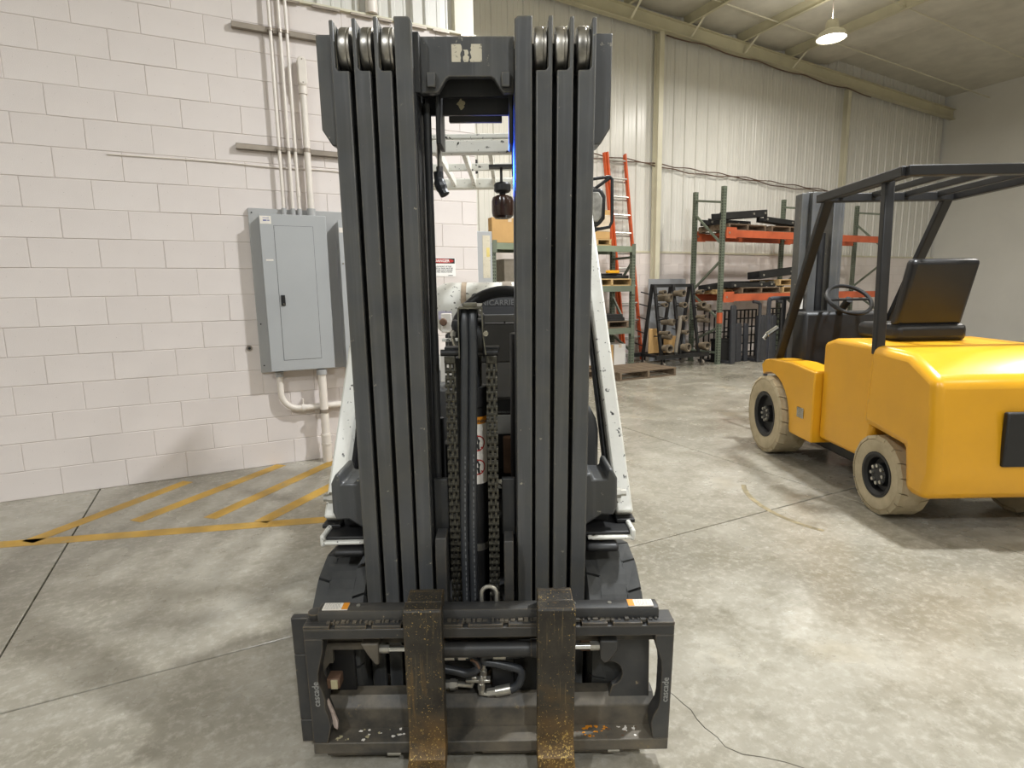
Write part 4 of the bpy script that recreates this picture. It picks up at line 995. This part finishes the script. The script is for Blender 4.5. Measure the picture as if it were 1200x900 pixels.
# ================================================================== FAR WALL THINGS (local x = s along the wall, y = t into the wall)
# extension ladder
r = wthing('extension_ladder', 'orange fibreglass extension ladder with silver rungs leaning on the far wall', 'ladder', 7.24, 9.02)
top = Vector((-.37, .16, 3.95)); bot = Vector((0, 0, 0))
wv = Vector((.215, 0, 0))
for sec, (k0, k1, off, hw) in enumerate(((0, 1, 0, .235), (.06, 1.0, -.055, .205))):
    a, b = bot.lerp(top, k0), bot.lerp(top, k1)
    for sg in (-1, 1):
        o = Vector((sg * hw, off, 0))
        rl = MB().beam(a + o, b + o, .03, .075 if sec == 0 else .05, (0, 1, 0)).build('ladder_rail', K['orange_fibre'], r, bevel=.004)
        if sec == 0: MB().beam(a + o, a + o + (top - bot).normalized() * .06, .045, .09, (0, 1, 0)).build('ladder_foot', K['alu'], rl)
    n = 12
    for i in range(n):
        p = bot.lerp(top, (i + .45) / n) + Vector((0, off, 0.05 * sec))
        g_ = MB().cyl(p - Vector((hw, 0, 0)), p + Vector((hw, 0, 0)), .018, n=8).build('rung', K['alu'], r)

# ---- pallet maker (shared meshes)
def pallet(name, label, s, t, z, W_, D_, H_, mat, rz=0.0, group='wooden pallets', nb=7):
    r = wthing(name, label, 'pallet', s, t, z, rz, group)
    db = MB().box(-W_ / 2, W_ / 2, 0, D_ / nb * .72, 0, .018).mesh('deck_board', mat, smooth=False)
    sb = MB().box(-.02, .02, 0, D_, .018, H_ - .018).mesh('stringer', mat, smooth=False)
    for k in range(nb):
        o = bpy.data.objects.new('deck_board', db); COL.objects.link(o); o.parent = r
        o.location = (rng.uniform(-.008, .008), k * D_ / nb + .01, H_ - .018); o.rotation_euler = (0, 0, rng.uniform(-.012, .012))
    for k in (0, nb // 2, nb - 1):
        o = bpy.data.objects.new('bottom_board', db); COL.objects.link(o); o.parent = r; o.location = (0, k * D_ / nb + .01, 0)
    for x in (-W_ / 2 + .03, 0, W_ / 2 - .03):
        o = bpy.data.objects.new('stringer', sb); COL.objects.link(o); o.parent = r; o.location = (x, 0, 0)
    return r
pallet('wooden_pallet', 'weathered grey-brown wooden pallet lying on the floor before the green rack', 6.20, 7.30, 0.0, 1.20, .85, .14, K['oldwood'], 0.02, 'wooden pallets')
pallet('wooden_pallet', 'second weathered pallet on the floor left of and behind the front one', 4.93, 7.75, 0.0, 1.15, .5, .13, K['oldwood'], 0.05, 'wooden pallets')

# ---- rack maker
def upright_post(parent, x, y, H_, mat, w_=.078, d_=.07, name='post'):
    o = MB().box(x, x + w_, y, y + .004, 0, H_).box(x, x + .004, y, y + d_, 0, H_).box(x + w_ - .004, x + w_, y, y + d_, 0, H_).build(name, mat, parent)
    mb = MB(); z = .08
    while z < H_ - .04:
        for xx in (x + .016, x + w_ - .032): mb.prism([(xx, z), (xx + .016, z), (xx + .012, z - .026), (xx + .004, z - .026)], 'xz', y - .0012, y + .001)
        for yy in (y + .018,): mb.box(x - .0012, x + .001, yy, yy + .018, z - .026, z)
        z += .0508
    mb.build('punched_holes', K['hole'], o, kind='stuff', smooth=False)
    MB().box(x - .02, x + w_ + .02, y - .02, y + .10, 0, .008).build('foot_plate', mat, o)
    return o
def upright_frame(parent, x, y0, y1, H_, mat, braces):
    f = upright_post(parent, x, y0, H_, mat)
    g_ = upright_post(parent, x, y1 - .07, H_, mat)
    for (ya, za, yb, zb) in braces:
        MB().beam((x + .04, ya, za), (x + .04, yb, zb), .032, .04).build('brace', mat, parent, bevel=.003)
# near green rack (shelf): uprights at both ends
gr = wthing('pallet_rack', 'low green pallet rack with three shelf levels behind the right guard leg', 'rack', 0, 0, 0)
gr.location = (0, 0, 0)
Y0, Y1 = 8.25, 8.90
for x in (3.86, 6.58):
    br = [(Y0 + .05, .35, Y1 - .05, .60), (Y0 + .05, .62, Y1 - .05, 1.30), (Y1 - .05, 1.36, Y0 + .05, 1.92), (Y0 + .05, 2.0, Y1 - .05, 2.0)]
    upright_frame(gr, x, Y0, Y1, 2.18, K['rackgreen'], br)
for z in (2.085, 1.405, .665):
    for y in (Y0 - .02, Y1 - .03):
        b = MB().box(3.93, 6.585, y, y + .045, z, z + .10).build('beam', K['beamgreen'] if z > 2 else K['rackgreen'], gr, bevel=.003)
        for x in (3.90, 6.59): MB().box(x - .03, x + .045, y - .006, y + .004, z - .05, z + .14).build('beam_clip', K['rackgreen'], b)
    MB().box(3.95, 6.57, Y0 + .03, Y1 - .04, z + .09, z + .10).build('deck_sheet', K['rackgreen'] if z < 2 else K['beamgreen'], gr)
# loads of the near rack
pallet('wooden_pallet', 'pale pallet carrying a black tray and yellow tool in the green rack', 6.17, 8.27, 1.507, .90, .55, .125, K['wood'], 0, 'wooden pallets', 5)
tag(MB().box(-.42, .40, .05, .45, 0, .055).box(-.35, .30, .10, .4, .055, .09).build('black_tray', K['plastic'], None, bevel=.01, loc=sm((6.17, 8.27, 1.634)), rz=TH), 'flat black tray on the pale pallet of the green rack', 'tray')
tag(MB().box(-.12, .12, .0, .08, 0, .05).cyl((-.14, .04, .025), (.14, .04, .025), .02, n=10).build('yellow_level', K['yellow'], None, bevel=.008, loc=sm((6.22, 8.29, 1.725)), rz=TH), 'small yellow tool lying on the black tray in the green rack', 'tool')
pallet('wooden_pallet', 'pallet with dark metal plates on the lowest shelf of the green rack', 6.10, 8.27, .767, .90, .55, .125, K['oldwood'], 0, 'wooden pallets', 5)
for k in range(4):
    tag(MB().box(-.42 + .03 * k, .40 - .02 * k, .04, .5, 0, .028).build('metal_plate', K['dark'], None, bevel=.004, loc=sm((6.08 + .02 * (k % 2), 8.27, .894 + .030 * k)), rz=TH),
        ['lowest dark metal plate of the stack in the green rack', 'dark metal plate second from the bottom of the stack', 'dark metal plate third from the bottom of the stack', 'topmost dark metal plate of the stack in the green rack'][k], 'plate', 'stacked metal plates')
def carton(label, s, t, z, w_, d_, h_, mat, group=None, rz=0.0, tape=True):
    r = wthing('carton', label, 'box', s, t, z, rz, group)
    MB().box(-w_ / 2, w_ / 2, 0, d_, 0, h_).build('box_body', mat, r, bevel=.006)
    if tape: MB().box(-.03, .03, -.0015, d_, h_ - .06, h_ + .0015).build('tape', K['film'], r)
    return r
carton('white carton standing on the floor beneath the green rack', 6.42, 8.35, 0, .26, .4, .47, K['whitecard'], 'cartons under the green rack')
carton('brown carton on the floor beneath the green rack left of the white carton', 6.13, 8.35, 0, .28, .4, .47, K['card'], 'cartons under the green rack')
carton('pale carton on a pallet low behind the right guard leg', 5.62, 8.35, .13, .40, .4, .35, K['whitecard'], 'cartons under the green rack')
cf = carton('film-wrapped brown carton on top of the green rack beside the ladder', 5.86, 8.30, 2.30, .55, .5, .48, K['card'], 'cartons on top of the green rack')
MB().box(-.279, .279, -.004, .504, .12, .40).build('stretch_wrap', K['film'], cf, bevel=.01)
pallet('wooden_pallet', 'short pallet under the film-wrapped carton on top of the green rack', 5.86, 8.28, 2.188, .60, .55, .11, K['wood'], 0, 'wooden pallets', 5)
carton('brown carton on top of the green rack seen through the mast under the beacon', 4.20, 8.28, 2.19, .62, .14, .38, K['card'], 'cartons on top of the green rack')
carton('dark grey box on the upper shelf of the green rack seen through the mast', 4.42, 8.32, 1.507, .62, .45, .44, K['rope'], 'boxes in the green rack', tape=False)
# grey disconnect box on the far wall
r = wthing('disconnect_box', 'narrow grey electrical box with a cream paper notice just behind the block wall corner', 'electrical box', 2.265, 5.40)
MB().box(-.01, .27, 0, .34, 1.20, 2.03).build('enclosure', K['panelgrey'], r, bevel=.004)
MB().box(.165, .245, -.002, 0, 1.57, 1.99).build('paper_notice', K['wornlabel'], r, smooth=False)
MB().box(.205, .24, -.0035, -.002, 1.78, 1.87).build('yellow_strip', simple('yellow_paper', S(214, 194, 118), .6, 0, .05, 10), r, smooth=False)
r = wthing('wall_bracket', 'small dark bracket on the far wall seen through the overhead guard', 'bracket', 4.04, TB - .02, 3.52)
MB().box(-.05, .06, -.05, .0, 0, .10).box(.02, .06, -.06, .01, -.12, .0).build('bracket_body', K['dark'], r, bevel=.006)
# cable swag on the far wall
for i, (dz, ph) in enumerate(((0, 0), (-.05, 1.4))):
    pts = [(s, TB - .045, 3.88 - .035 * (s - 8) + dz * (1 + .5 * math.sin(s * 2.3)) - .03 * math.sin((s - 8) * 3.9 + ph) ** 2) for s in [5.2 + .4 * k for k in range(24)]]
    o = MB().tube(catmull(pts, 3), .011, 6).build('wall_cable', K['wire']); o.rotation_euler = (0, 0, TH)
    tag(o, ['upper brown cable draped across the far wall above the racks', 'lower brown cable looping just under the upper one on the far wall'][i], 'cable', 'cables draped on the far wall')
pts = [(s, TB - .19, ROOF(s) - .02 - .05 * abs(math.sin(s * 2.1))) for s in [8.0 + .3 * k for k in range(22)]]
o = MB().tube(catmull(pts, 3), .012, 6).build('rafter_cable', K['wire']); o.rotation_euler = (0, 0, TH)
tag(o, 'thin dark cable sagging along the lower edge of the roof rafter', 'cable')

# ---- tall rack with orange beams
tr = wthing('pallet_rack', 'tall green upright pallet rack with orange beams at the far wall', 'rack', 0, 0, 0); tr.location = (0, 0, 0)
Y0, Y1 = 7.98, 8.76
br = [(Y0 + .05, 3.0, Y1 - .05, 3.12), (Y1 - .05, 2.85, Y0 + .05, 2.25), (Y0 + .05, 1.95, Y1 - .05, 1.42), (Y1 - .05, 1.32, Y0 + .05, .86), (Y0 + .05, .70, Y1 - .05, .40), (Y0 + .05, .22, Y1 - .05, .22)]
br = [(a, b, c, d) for a, b, c, d in br]
for x in (8.44, 10.95, 13.46): upright_frame(tr, x, Y0, Y1, 3.28, K['rackgreen'], br)
MB().box(8.435, 8.525, Y0 - .006, Y0 + .06, .78, .98).build('post_guard', K['beamorange'], tr, bevel=.004)
for x0, x1 in ((8.52, 10.95), (11.03, 13.46)):
    for z in (2.37, 1.19):
        for y in (Y0 - .03, Y1 - .03):
            b = MB().box(x0, x1, y, y + .045, z, z + .135).build('beam', K['beamorange'], tr, bevel=.004)
            MB().box(x0 - .01, x0 + .25, y - .004, y + .002, z - .02, z + .18).build('beam_clip', K['beamorange'], b)
            MB().cyl((x0 + .06, y - .012, z + .08), (x0 + .06, y - .002, z + .08), .02, n=8).build('clip_bolt', K['fitting'], b)
        for k in range(4):
            xx = x0 + .35 + k * .58
            MB().box(xx, xx + .09, Y0 + .01, Y1 - .03, z + .10, z + .13).build('cross_bar', K['beamorange'], tr)
P_ = 'wooden pallets'
pallet('wooden_pallet', 'grey pallet on the top level of the orange-beamed rack, left of the two', 9.12, 8.0, 2.507, 1.05, .75, .12, K['oldwood'], .03, P_)
pallet('wooden_pallet', 'grey pallet on the top level of the orange-beamed rack, beside the right upright', 10.30, 8.0, 2.507, 1.05, .75, .12, K['oldwood'], -.02, P_)
pallet('wooden_pallet', 'dark pallet on the lower orange beams next to the left upright', 9.55, 7.98, 1.327, 1.10, .75, .12, K['oldwood'], 0, P_)
pallet('wooden_pallet', 'pale lower pallet of the right pair on the lower orange beams', 10.55, 8.0, 1.327, .75, .75, .12, K['wood'], 0, P_)
pallet('wooden_pallet', 'pale pallet stacked on another at the right of the lower orange beams', 10.48, 8.02, 1.475, .80, .72, .12, K['wood'], .03, P_)
pallet('wooden_pallet', 'pale pallet on the lower orange beams behind the left upright', 8.80, 8.2, 1.327, .50, .5, .09, K['wood'], 0, P_, 5)
def steel_bar(label, s, t, z, l, w_, h_, rz, ry, name='steel_channel'):
    r = wthing(name, label, 'steel part', s, t, z, rz, 'steel mast parts on the rack')
    o = MB().box(-l / 2, l / 2, 0, w_, 0, .014).box(-l / 2, l / 2, 0, .014, 0, h_).box(-l / 2, l / 2, w_ - .014, w_, 0, h_).build('channel', K['dark'], r, bevel=.003)
    for x in (-l * .42, l * .2, l * .45): MB().cyl((x, -.014, h_ / 2), (x, .0, h_ / 2), .022, n=8).build('bolt', K['fitting'], r)
    r.rotation_euler = (0, ry, TH + rz); return r
steel_bar('long black steel channel tilted on the left top pallet of the orange-beamed rack', 9.05, 8.03, 2.74, 1.25, .22, .13, .0, -.09)
steel_bar('black steel channel lying flat behind the tilted one on the left top pallet', 9.1, 8.42, 2.632, 1.2, .2, .12, .04, 0)
steel_bar('black steel bar laid across the right top pallet of the orange-beamed rack', 10.2, 8.06, 2.672, 1.2, .18, .10, .02, .05)
steel_bar('short black steel bar on the right end of the top pallet', 10.75, 8.35, 2.632, .40, .2, .09, .0, 0)
steel_bar('black steel channel resting on the dark pallet above the lower orange beam', 9.35, 8.02, 1.452, 1.15, .22, .085, -.01, -.02)
steel_bar('dark steel channel crossing behind the left upright on the lower level', 8.72, 8.30, 1.425, .60, .22, .10, .03, -.10)
steel_bar('black steel channel behind the front one on the dark pallet of the lower level', 9.6, 8.40, 1.452, .9, .22, .12, .0, 0)
r = steel_bar('heavy black mast section lying tilted on the stacked pale pallets', 10.22, 8.05, 1.66, 1.30, .30, .14, 0, -.09)
for k, (s, dt) in enumerate(((9.72, .1), (9.98, .1))):
    r = wthing('roller_bracket', ['left small roller bracket on the black channel of the lower level', 'right small roller bracket on the black channel of the lower level'][k], 'bracket', s, 8.06, 1.452, 0, 'roller brackets on the lower level')
    MB().box(-.06, .06, 0, .1, 0, .06).build('bracket_base', K['dark'], r, bevel=.004); MB().cyl((-.05, .05, .08), (.05, .05, .08), .035, n=12).build('small_roller', K['fitting'], r)
# spare forks standing under the rack
def spare_fork(label, s, t, h_, w_, lean):
    r = wthing('spare_fork', label, 'fork', s, t, 0, 0, 'spare forks standing under the rack')
    p = [(-w_ / 2, 0), (w_ / 2, 0), (w_ / 2, h_ - .05), (w_ / 2 - .012, h_ - .02), (w_ / 2 - .035, h_), (-w_ / 2 + .025, h_), (-w_ / 2 + .008, h_ - .02), (-w_ / 2, h_ - .05)]
    MB().prism(p, 'xz', 0, .05).build('blade', K['forkblue'], r, bevel=.006)
    MB().box(-w_ / 2, w_ / 2, .05, .45, 0, .05).build('shank', K['forkblue'], r, bevel=.006)
    r.rotation_euler = (-.02, lean, TH); return r
FL = ['tall blue-grey spare fork standing right beside the rack upright', 'short spare fork, left of the pair beside the tall one', 'short spare fork, right of the pair beside the tall one',       'leftmost spare fork of the close-set row under the orange beam', 'second spare fork from the left in the close-set row', 'middle spare fork of the close-set row', 'second spare fork from the right in the close-set row', 'rightmost spare fork of the close-set row',
      'left spare fork of the two behind the yellow forklift', 'right spare fork of the two behind the yellow forklift']
for lab, (s, t, h_, w_) in zip(FL, ((8.72, 7.86, 1.12, .12), (9.085, 8.05, .76, .15), (9.285, 8.05, .755, .11), (9.49, 7.92, .90, .105), (9.60, 7.925, .905, .105), (9.71, 7.93, .90, .105), (9.82, 7.925, .905, .105), (9.93, 7.93, .90, .11), (10.34, 7.9, .92, .11), (10.46, 7.9, .915, .11))):
    spare_fork(lab, s, t, h_, w_, rng.uniform(-.008, .008))
for i, s in enumerate((9.36, 10.02)):
    r = wthing('bent_tube_post', ['left dark bent tube post rising before the spare forks under the orange beam', 'right dark bent tube post rising before the spare forks under the orange beam'][i], 'tube post', s, 7.86, 0, 0, 'bent tube posts')
    MB().tube(catmull([(.03, 0, 0), (.03, 0, .6), (.03, 0, 1.05), (.0, 0, 1.14), (-.10, .0, 1.17), (-.16, 0, 1.17)], 5), .032, 10).build('tube', K['forkblue'], r)
    MB().box(-.04, .10, -.07, .12, 0, .012).build('base_plate', K['dark'], r)
# black grid stand behind
def grid(label, s, t, w_, h_, nx, nz):
    r = wthing('grid_stand', label, 'stand', s, t, 0, 0, 'black grid stands under the rack')
    for k in range(nx): MB().box(-w_ / 2 + w_ * k / (nx - 1) - .012, -w_ / 2 + w_ * k / (nx - 1) + .012, 0, .02, 0, h_).build('upright_bar', K['dark'], r)
    for k in range(nz): MB().box(-w_ / 2, w_ / 2, -.012, .03, .12 + (h_ - .14) * k / (nz - 1), .145 + (h_ - .14) * k / (nz - 1)).build('cross_bar', K['dark'], r)
    MB().box(-w_ / 2, w_ / 2, -.08, .15, 0, .03).build('base_bar', K['dark'], r)
    return r
grid('black grid stand between the single spare fork and the close-set row', 9.55, 8.45, .9, 1.0, 9, 6)
grid('black grid stand behind the pair of short spare forks', 8.95, 8.5, .7, 1.0, 6, 3)
grid('black grid stand right of the close-set spare forks', 10.25, 8.2, .34, 1.02, 4, 9)
r = wthing('dark_crate', 'dark low crate in the shade behind the short spare forks', 'crate', 8.80, 8.17)
MB().box(-.15, .15, 0, .2, 0, .45).build('crate_body', K['plastic'], r, bevel=.02); MB().box(-.16, .16, -.01, .21, .40, .46).build('crate_rim', K['plastic'], r, bevel=.01)
# grey sheet leaning behind the cart
o = MB().box(-.48, .48, 0, .012, .02, 1.64).build('sheet_panel', K['sheet'], None, bevel=.003, loc=sm((8.07, 8.95, 0))); o.rotation_euler = (-.03, 0, TH)
tag(o, 'grey sheet-metal panel leaning on the far wall behind the black A-frame cart', 'panel')
# ---- A-frame cart
T1, T2 = 8.00, 8.62; TM = (T1 + T2) / 2
ca = wthing('a_frame_cart', 'black steel A-frame cart on castors with peg arms, between ladder and tall rack', 'cart', 0, 0, 0); ca.location = (0, 0, 0)
for s in (7.12, 7.56, 8.02):
    for t in (T1 + .05, T2 - .05):
        MB().beam((s + .0, t, .20), (s, TM + (.03 if t > TM else -.03), 1.52), .05, .05, (1, 0, 0)).build('a_leg', K['dark'], ca, bevel=.004)
MB().beam((7.08, TM, 1.50), (8.06, TM, 1.50), .06, .06).build('top_bar', K['dark'], ca, bevel=.004)
for t in (T1, T2): MB().beam((6.95, t, .22), (8.22, t, .22), .05, .075).build('base_rail', K['dark'], ca, bevel=.004)
for s in (7.12, 7.56, 8.02, 8.20): MB().beam((s, T1, .22), (s, T2, .22), .05, .05).build('base_cross', K['dark'], ca, bevel=.004)
for s, t in ((7.15, T1 + .04), (8.10, T1 + .04), (7.15, T2 - .04), (8.10, T2 - .04)):
    w_ = MB().lathe([(.0001, -.02), (.055, -.02), (.06, -.01), (.06, .01), (.055, .02), (.0001, .02)], (s, t, .062), 'x', 18).build('castor_wheel', K['rope'], ca)
    MB().box(s - .035, s - .025, t - .02, t + .02, .06, .19).box(s + .025, s + .035, t - .02, t + .02, .06, .19).box(s - .035, s + .035, t - .035, t + .035, .18, .19).build('castor_fork', K['dark'], w_)
rows_z = [1.34, 1.12, .88, .62, .38]
col = ['left', 'middle', 'right']; rown = ['top', 'second', 'third', 'fourth', 'bottom']
big = {(0, 1): .085, (1, 2): .08, (4, 0): .10, (4, 1): .10, (4, 2): .09, (2, 1): .07, (1, 1): .07}
nsl = 0
for iz, z in enumerate(rows_z):
    for ic, s in enumerate((7.12, 7.56, 8.02)):
        f = (z - .2) / 1.3
        tf = (T1 + .05) + (TM - .03 - T1 - .05) * f
        MB().tube([(s, tf, z), (s - .02, tf - .30, z + .05)], .011, 8).tube([(s, tf + 2 * (TM - tf), z), (s, tf + 2 * (TM - tf) + .28, z + .05)], .011, 8).build('peg', K['dark'], ca)
        R_ = big.get((iz, ic), .055) * .74
        if (iz, ic) in ((3, 2), (2, 0)): continue
        r = wthing('pipe_sleeve', 'tan pipe sleeve on the %s row, %s peg of the black A-frame cart' % (rown[iz], col[ic]), 'sleeve', s, tf - .26, z + .046 - (R_ - .035), rng.uniform(-.25, .25), 'pipe sleeves on the A-frame cart')
        L_ = rng.uniform(.14, .22)
        MB().lathe([(R_ * .72, 0), (R_, 0), (R_, L_ * .45), (R_ * .82, L_ * .5), (R_ * .82, L_), (R_ * .62, L_), (R_ * .62, .02)], (0, 0, 0), 'y', 22, closed=True).build('sleeve_body', K['sleeve'], r)
        MB().lathe([(R_ * 1.0, L_ * .1), (R_ * 1.06, L_ * .1), (R_ * 1.06, L_ * .24), (R_, L_ * .24)], (0, 0, 0), 'y', 22, closed=True).build('collar', K['sleeve'], r)
for i, (s, z) in enumerate(((7.30, 1.30), (7.38, .86), (7.33, .60), (8.26, 1.10), (8.24, .86), (8.24, .36))):
    r = wthing('pipe_sleeve', ['large tan sleeve hung between the left and middle top pegs', 'ribbed tan sleeve at half height left of the middle legs', 'brown sleeve low left of the middle legs', 'big tan sleeve at the right end second row of the cart', 'small pale ring sleeve at the right end of the cart', 'tan sleeve at the bottom right end of the cart'][i], 'sleeve', s, TM - .28, z - .02, .45, 'pipe sleeves on the A-frame cart')
    R_ = (.072, .058, .052, .066, .04, .062)[i]; L_ = .24
    MB().lathe([(R_ * .75, 0), (R_, 0), (R_, L_ * .4), (R_ * .85, L_ * .45), (R_ * .85, L_), (R_ * .62, L_)], (0, 0, 0), 'y', 22, closed=True).build('sleeve_body', K['sleeve'], r)
    MB().lathe([(R_, L_ * .05), (R_ * 1.08, L_ * .05), (R_ * 1.08, L_ * .2), (R_, L_ * .2)], (0, 0, 0), 'y', 22, closed=True).build('collar', K['sleeve'], r)
    MB().tube([(0, .12, 0), (0, .34, 0)], .011, 8).build('arm', K['dark'], r)
r = wthing('grey_hose', 'grey bent hose leaning from the cart base up to its middle legs', 'hose', 7.42, T1 - .03, .26)
MB().tube(catmull([(-.04, 0, 0), (-.02, 0, .2), (.03, .0, .45), (.07, .02, .62), (.14, .05, .68)], 5), .035, 10).build('hose_body', K['rope'], r)
MB().tube([(-.04, 0, -.002), (-.038, 0, .04)], .042, 10).build('hose_end', K['dark'], r)
carton('tall brown cardboard sheet standing on the cart base at the left', 7.22, TM + .05, .258, .26, .03, .46, K['card'], None, 0, False)
carton('crumpled brown cardboard piece on the cart base at the middle', 7.62, TM - .02, .258, .30, .12, .30, K['card'], None, .2, False)

# ================================================================== YELLOW FORKLIFT at the right
yf = thing('forklift', 'yellow forklift with cream tyres standing with its back to the camera at the right', 'forklift', (2.80, 4.95, 0), 0.0)
for x0, x1, sd in ((-.60, -.36, -1), (.36, .60, 1)):
    tyre(yf, 'drive_tyre', x0, x1, 0, .335, K['cream_tyre'], K['fitting'], .195, 20, sd)
for x0, x1, sd in ((-.52, -.33, -1), (.33, .52, 1)):
    tyre(yf, 'steer_tyre', x0, x1, -1.45, .25, K['cream_tyre'], K['fitting'], .14, 17, sd)
MB().box(-.34, .34, -1.4, .1, .16, .62).build('chassis', K['dark'], yf, bevel=.02)
for sg in (-1, 1):
    q = [(.34, .66), (.30, .70), (.20, .735), (.05, .745), (-.15, .72), (-.32, .60), (-.42, .42), (-.44, .28), (-.55, .28), (-.55, .74), (-.30, .80), (.10, .80), (.26, .775), (.36, .70)]
    q = [(.17, .70)] + [(.365 * math.cos(math.radians(a)), .335 + .365 * math.sin(math.radians(a))) for a in range(65, 186, 12)] + [(-.38, .26), (-.72, .26), (-.72, .80), (-.35, .83), (.02, .82), (.12, .80), (.19, .755)]
    f = MB().prism(q, 'yz', sg * .34, sg * .555).build('fender', K['yellow'], yf, bevel=.012, seg=3)
    MB().box(sg * .556, sg * .562, -.60, -.50, .42, .50).build('side_mark', K['bright'], f, bevel=.002)
    MB().beam((sg * .42, .17, .78), (sg * .44, -.53, 2.06), .05, .07, (1, 0, 0)).build('guard_leg', K['dark'], yf, bevel=.008)
    MB().beam((sg * .50, -1.35, 1.0), (sg * .46, -1.25, 2.06), .05, .06, (1, 0, 0)).build('guard_leg', K['dark'], yf, bevel=.008)
    MB().beam((sg * .49, -.50, 2.07), (sg * .49, -1.45, 2.08), .05, .06).build('guard_side_bar', K['dark'], yf, bevel=.006)
    for x in (.095, .158):
        m_ = MB().box(sg * x - .035, sg * x + .035, .30 + (x - .095), .46 + (x - .095) * .5, .08, 2.25).build('mast_rail', K['mast'], yf, bevel=.006)
MB().beam((-.14, .40, 2.2), (.14, .40, 2.2), .06, .12).build('mast_cross_member', K['mast'], yf, bevel=.005)
MB().beam((-.14, .40, 1.1), (.14, .40, 1.1), .06, .12).build('mast_cross_member', K['mast'], yf, bevel=.005)
MB().tube([(0, .38, .2), (0, .38, 1.9)], .04, 16).build('lift_cylinder', K['dark'], yf)
lr = MB().tube(catmull([(-.325, .62, .3), (-.325, .62, .9), (-.325, .62, 1.28), (-.305, .62, 1.318), (-.26, .62, 1.325), (.0, .62, 1.325), (.26, .62, 1.325), (.305, .62, 1.318), (.325, .62, 1.28), (.325, .62, .9), (.325, .62, .3)], 4), .02, 10).build('load_backrest', K['forkblue'], yf)
for x in (-.18, 0, .18): MB().box(x - .015, x + .015, .61, .63, .3, 1.32).build('backrest_bar', K['forkblue'], lr)
MB().box(-.33, .33, .56, .60, .12, .22).box(-.33, .33, .56, .60, .42, .50).box(-.1, -.05, .56, .6, .2, .44).box(.05, .1, .56, .6, .2, .44).build('carriage', K['dark'], yf, bevel=.006)
MB().box(-.49, .49, -.56, -.50, 2.04, 2.10).build('guard_front_bar', K['dark'], yf, bevel=.006)
MB().box(-.49, .49, -1.48, -1.42, 2.05, 2.11).build('guard_rear_bar', K['dark'], yf, bevel=.006)
for x in (-.36, -.12, .12, .36): MB().beam((x, -.50, 2.085), (x, -1.45, 2.095), .03, .04).build('guard_slat', K['dark'], yf, bevel=.004)
MB().prism([(-.72, .30), (-.72, 1.02), (-.85, 1.06), (-1.35, 1.05), (-1.35, .55), (-1.30, .30)], 'yz', -.50, .50).build('engine_hood', K['yellow'], yf, bevel=.03, seg=3)
cw = MB().prism([(-1.30, .55), (-1.34, 1.06), (-1.70, 1.04), (-1.92, .92), (-1.96, .40), (-1.90, .24), (-1.74, .24), (-1.70, .50)], 'yz', -.54, .54).build('counterweight', K['yellow'], yf, bevel=.05, seg=3)
MB().box(-.18, .18, -1.975, -1.94, .45, .75).build('radiator_grille', K['dark'], cw, bevel=.01)
st = MB().box(-.24, .24, -1.12, -.66, 1.05, 1.17).build('seat', K['plastic'], yf, bevel=.04, seg=3)
MB().prism([(-1.08, 1.15), (-1.20, 1.58), (-1.12, 1.60), (-.99, 1.15)], 'yz', -.22, .22).build('seat_back', K['plastic'], st, bevel=.03, seg=3)
MB().box(-.34, .34, -.10, .12, .62, 1.22).build('dash_cowl', K['dark'], yf, bevel=.03)
c0 = Vector((-.05, -.22, 1.32))
sw = MB().tube([c0 + Vector((math.cos(a) * .17, math.sin(a) * .13, -math.sin(a) * -.11)) for a in [2 * PI * k / 32 for k in range(32)]], .016, 10, closed=True).build('steering_wheel', K['plastic'], yf)
MB().tube([c0, Vector((-.05, .05, 1.1))], .03, 12).build('steering_column', K['plastic'], sw)
MB().tube([(-.05, -.05, 1.32), (-.215, -.22, 1.32), (.115, -.22, 1.32)], .01, 8).build('wheel_spoke', K['plastic'], sw)
MB().box(-.180, -.135, .354, .362, 1.36, 1.44).build('white_tag', K['label'], yf)
MB().box(-.180, -.135, .354, .362, 1.23, 1.33).build('white_tag', K['label'], yf)
vk = MB().cyl((-.56, .10, 1.02), (-.47, .10, 1.08), .022, n=10).cyl((-.56, .10, 1.02), (-.585, .10, .985), .018, n=8).build('tilt_fitting', K['chrome'], yf)

bpy.context.view_layer.update()
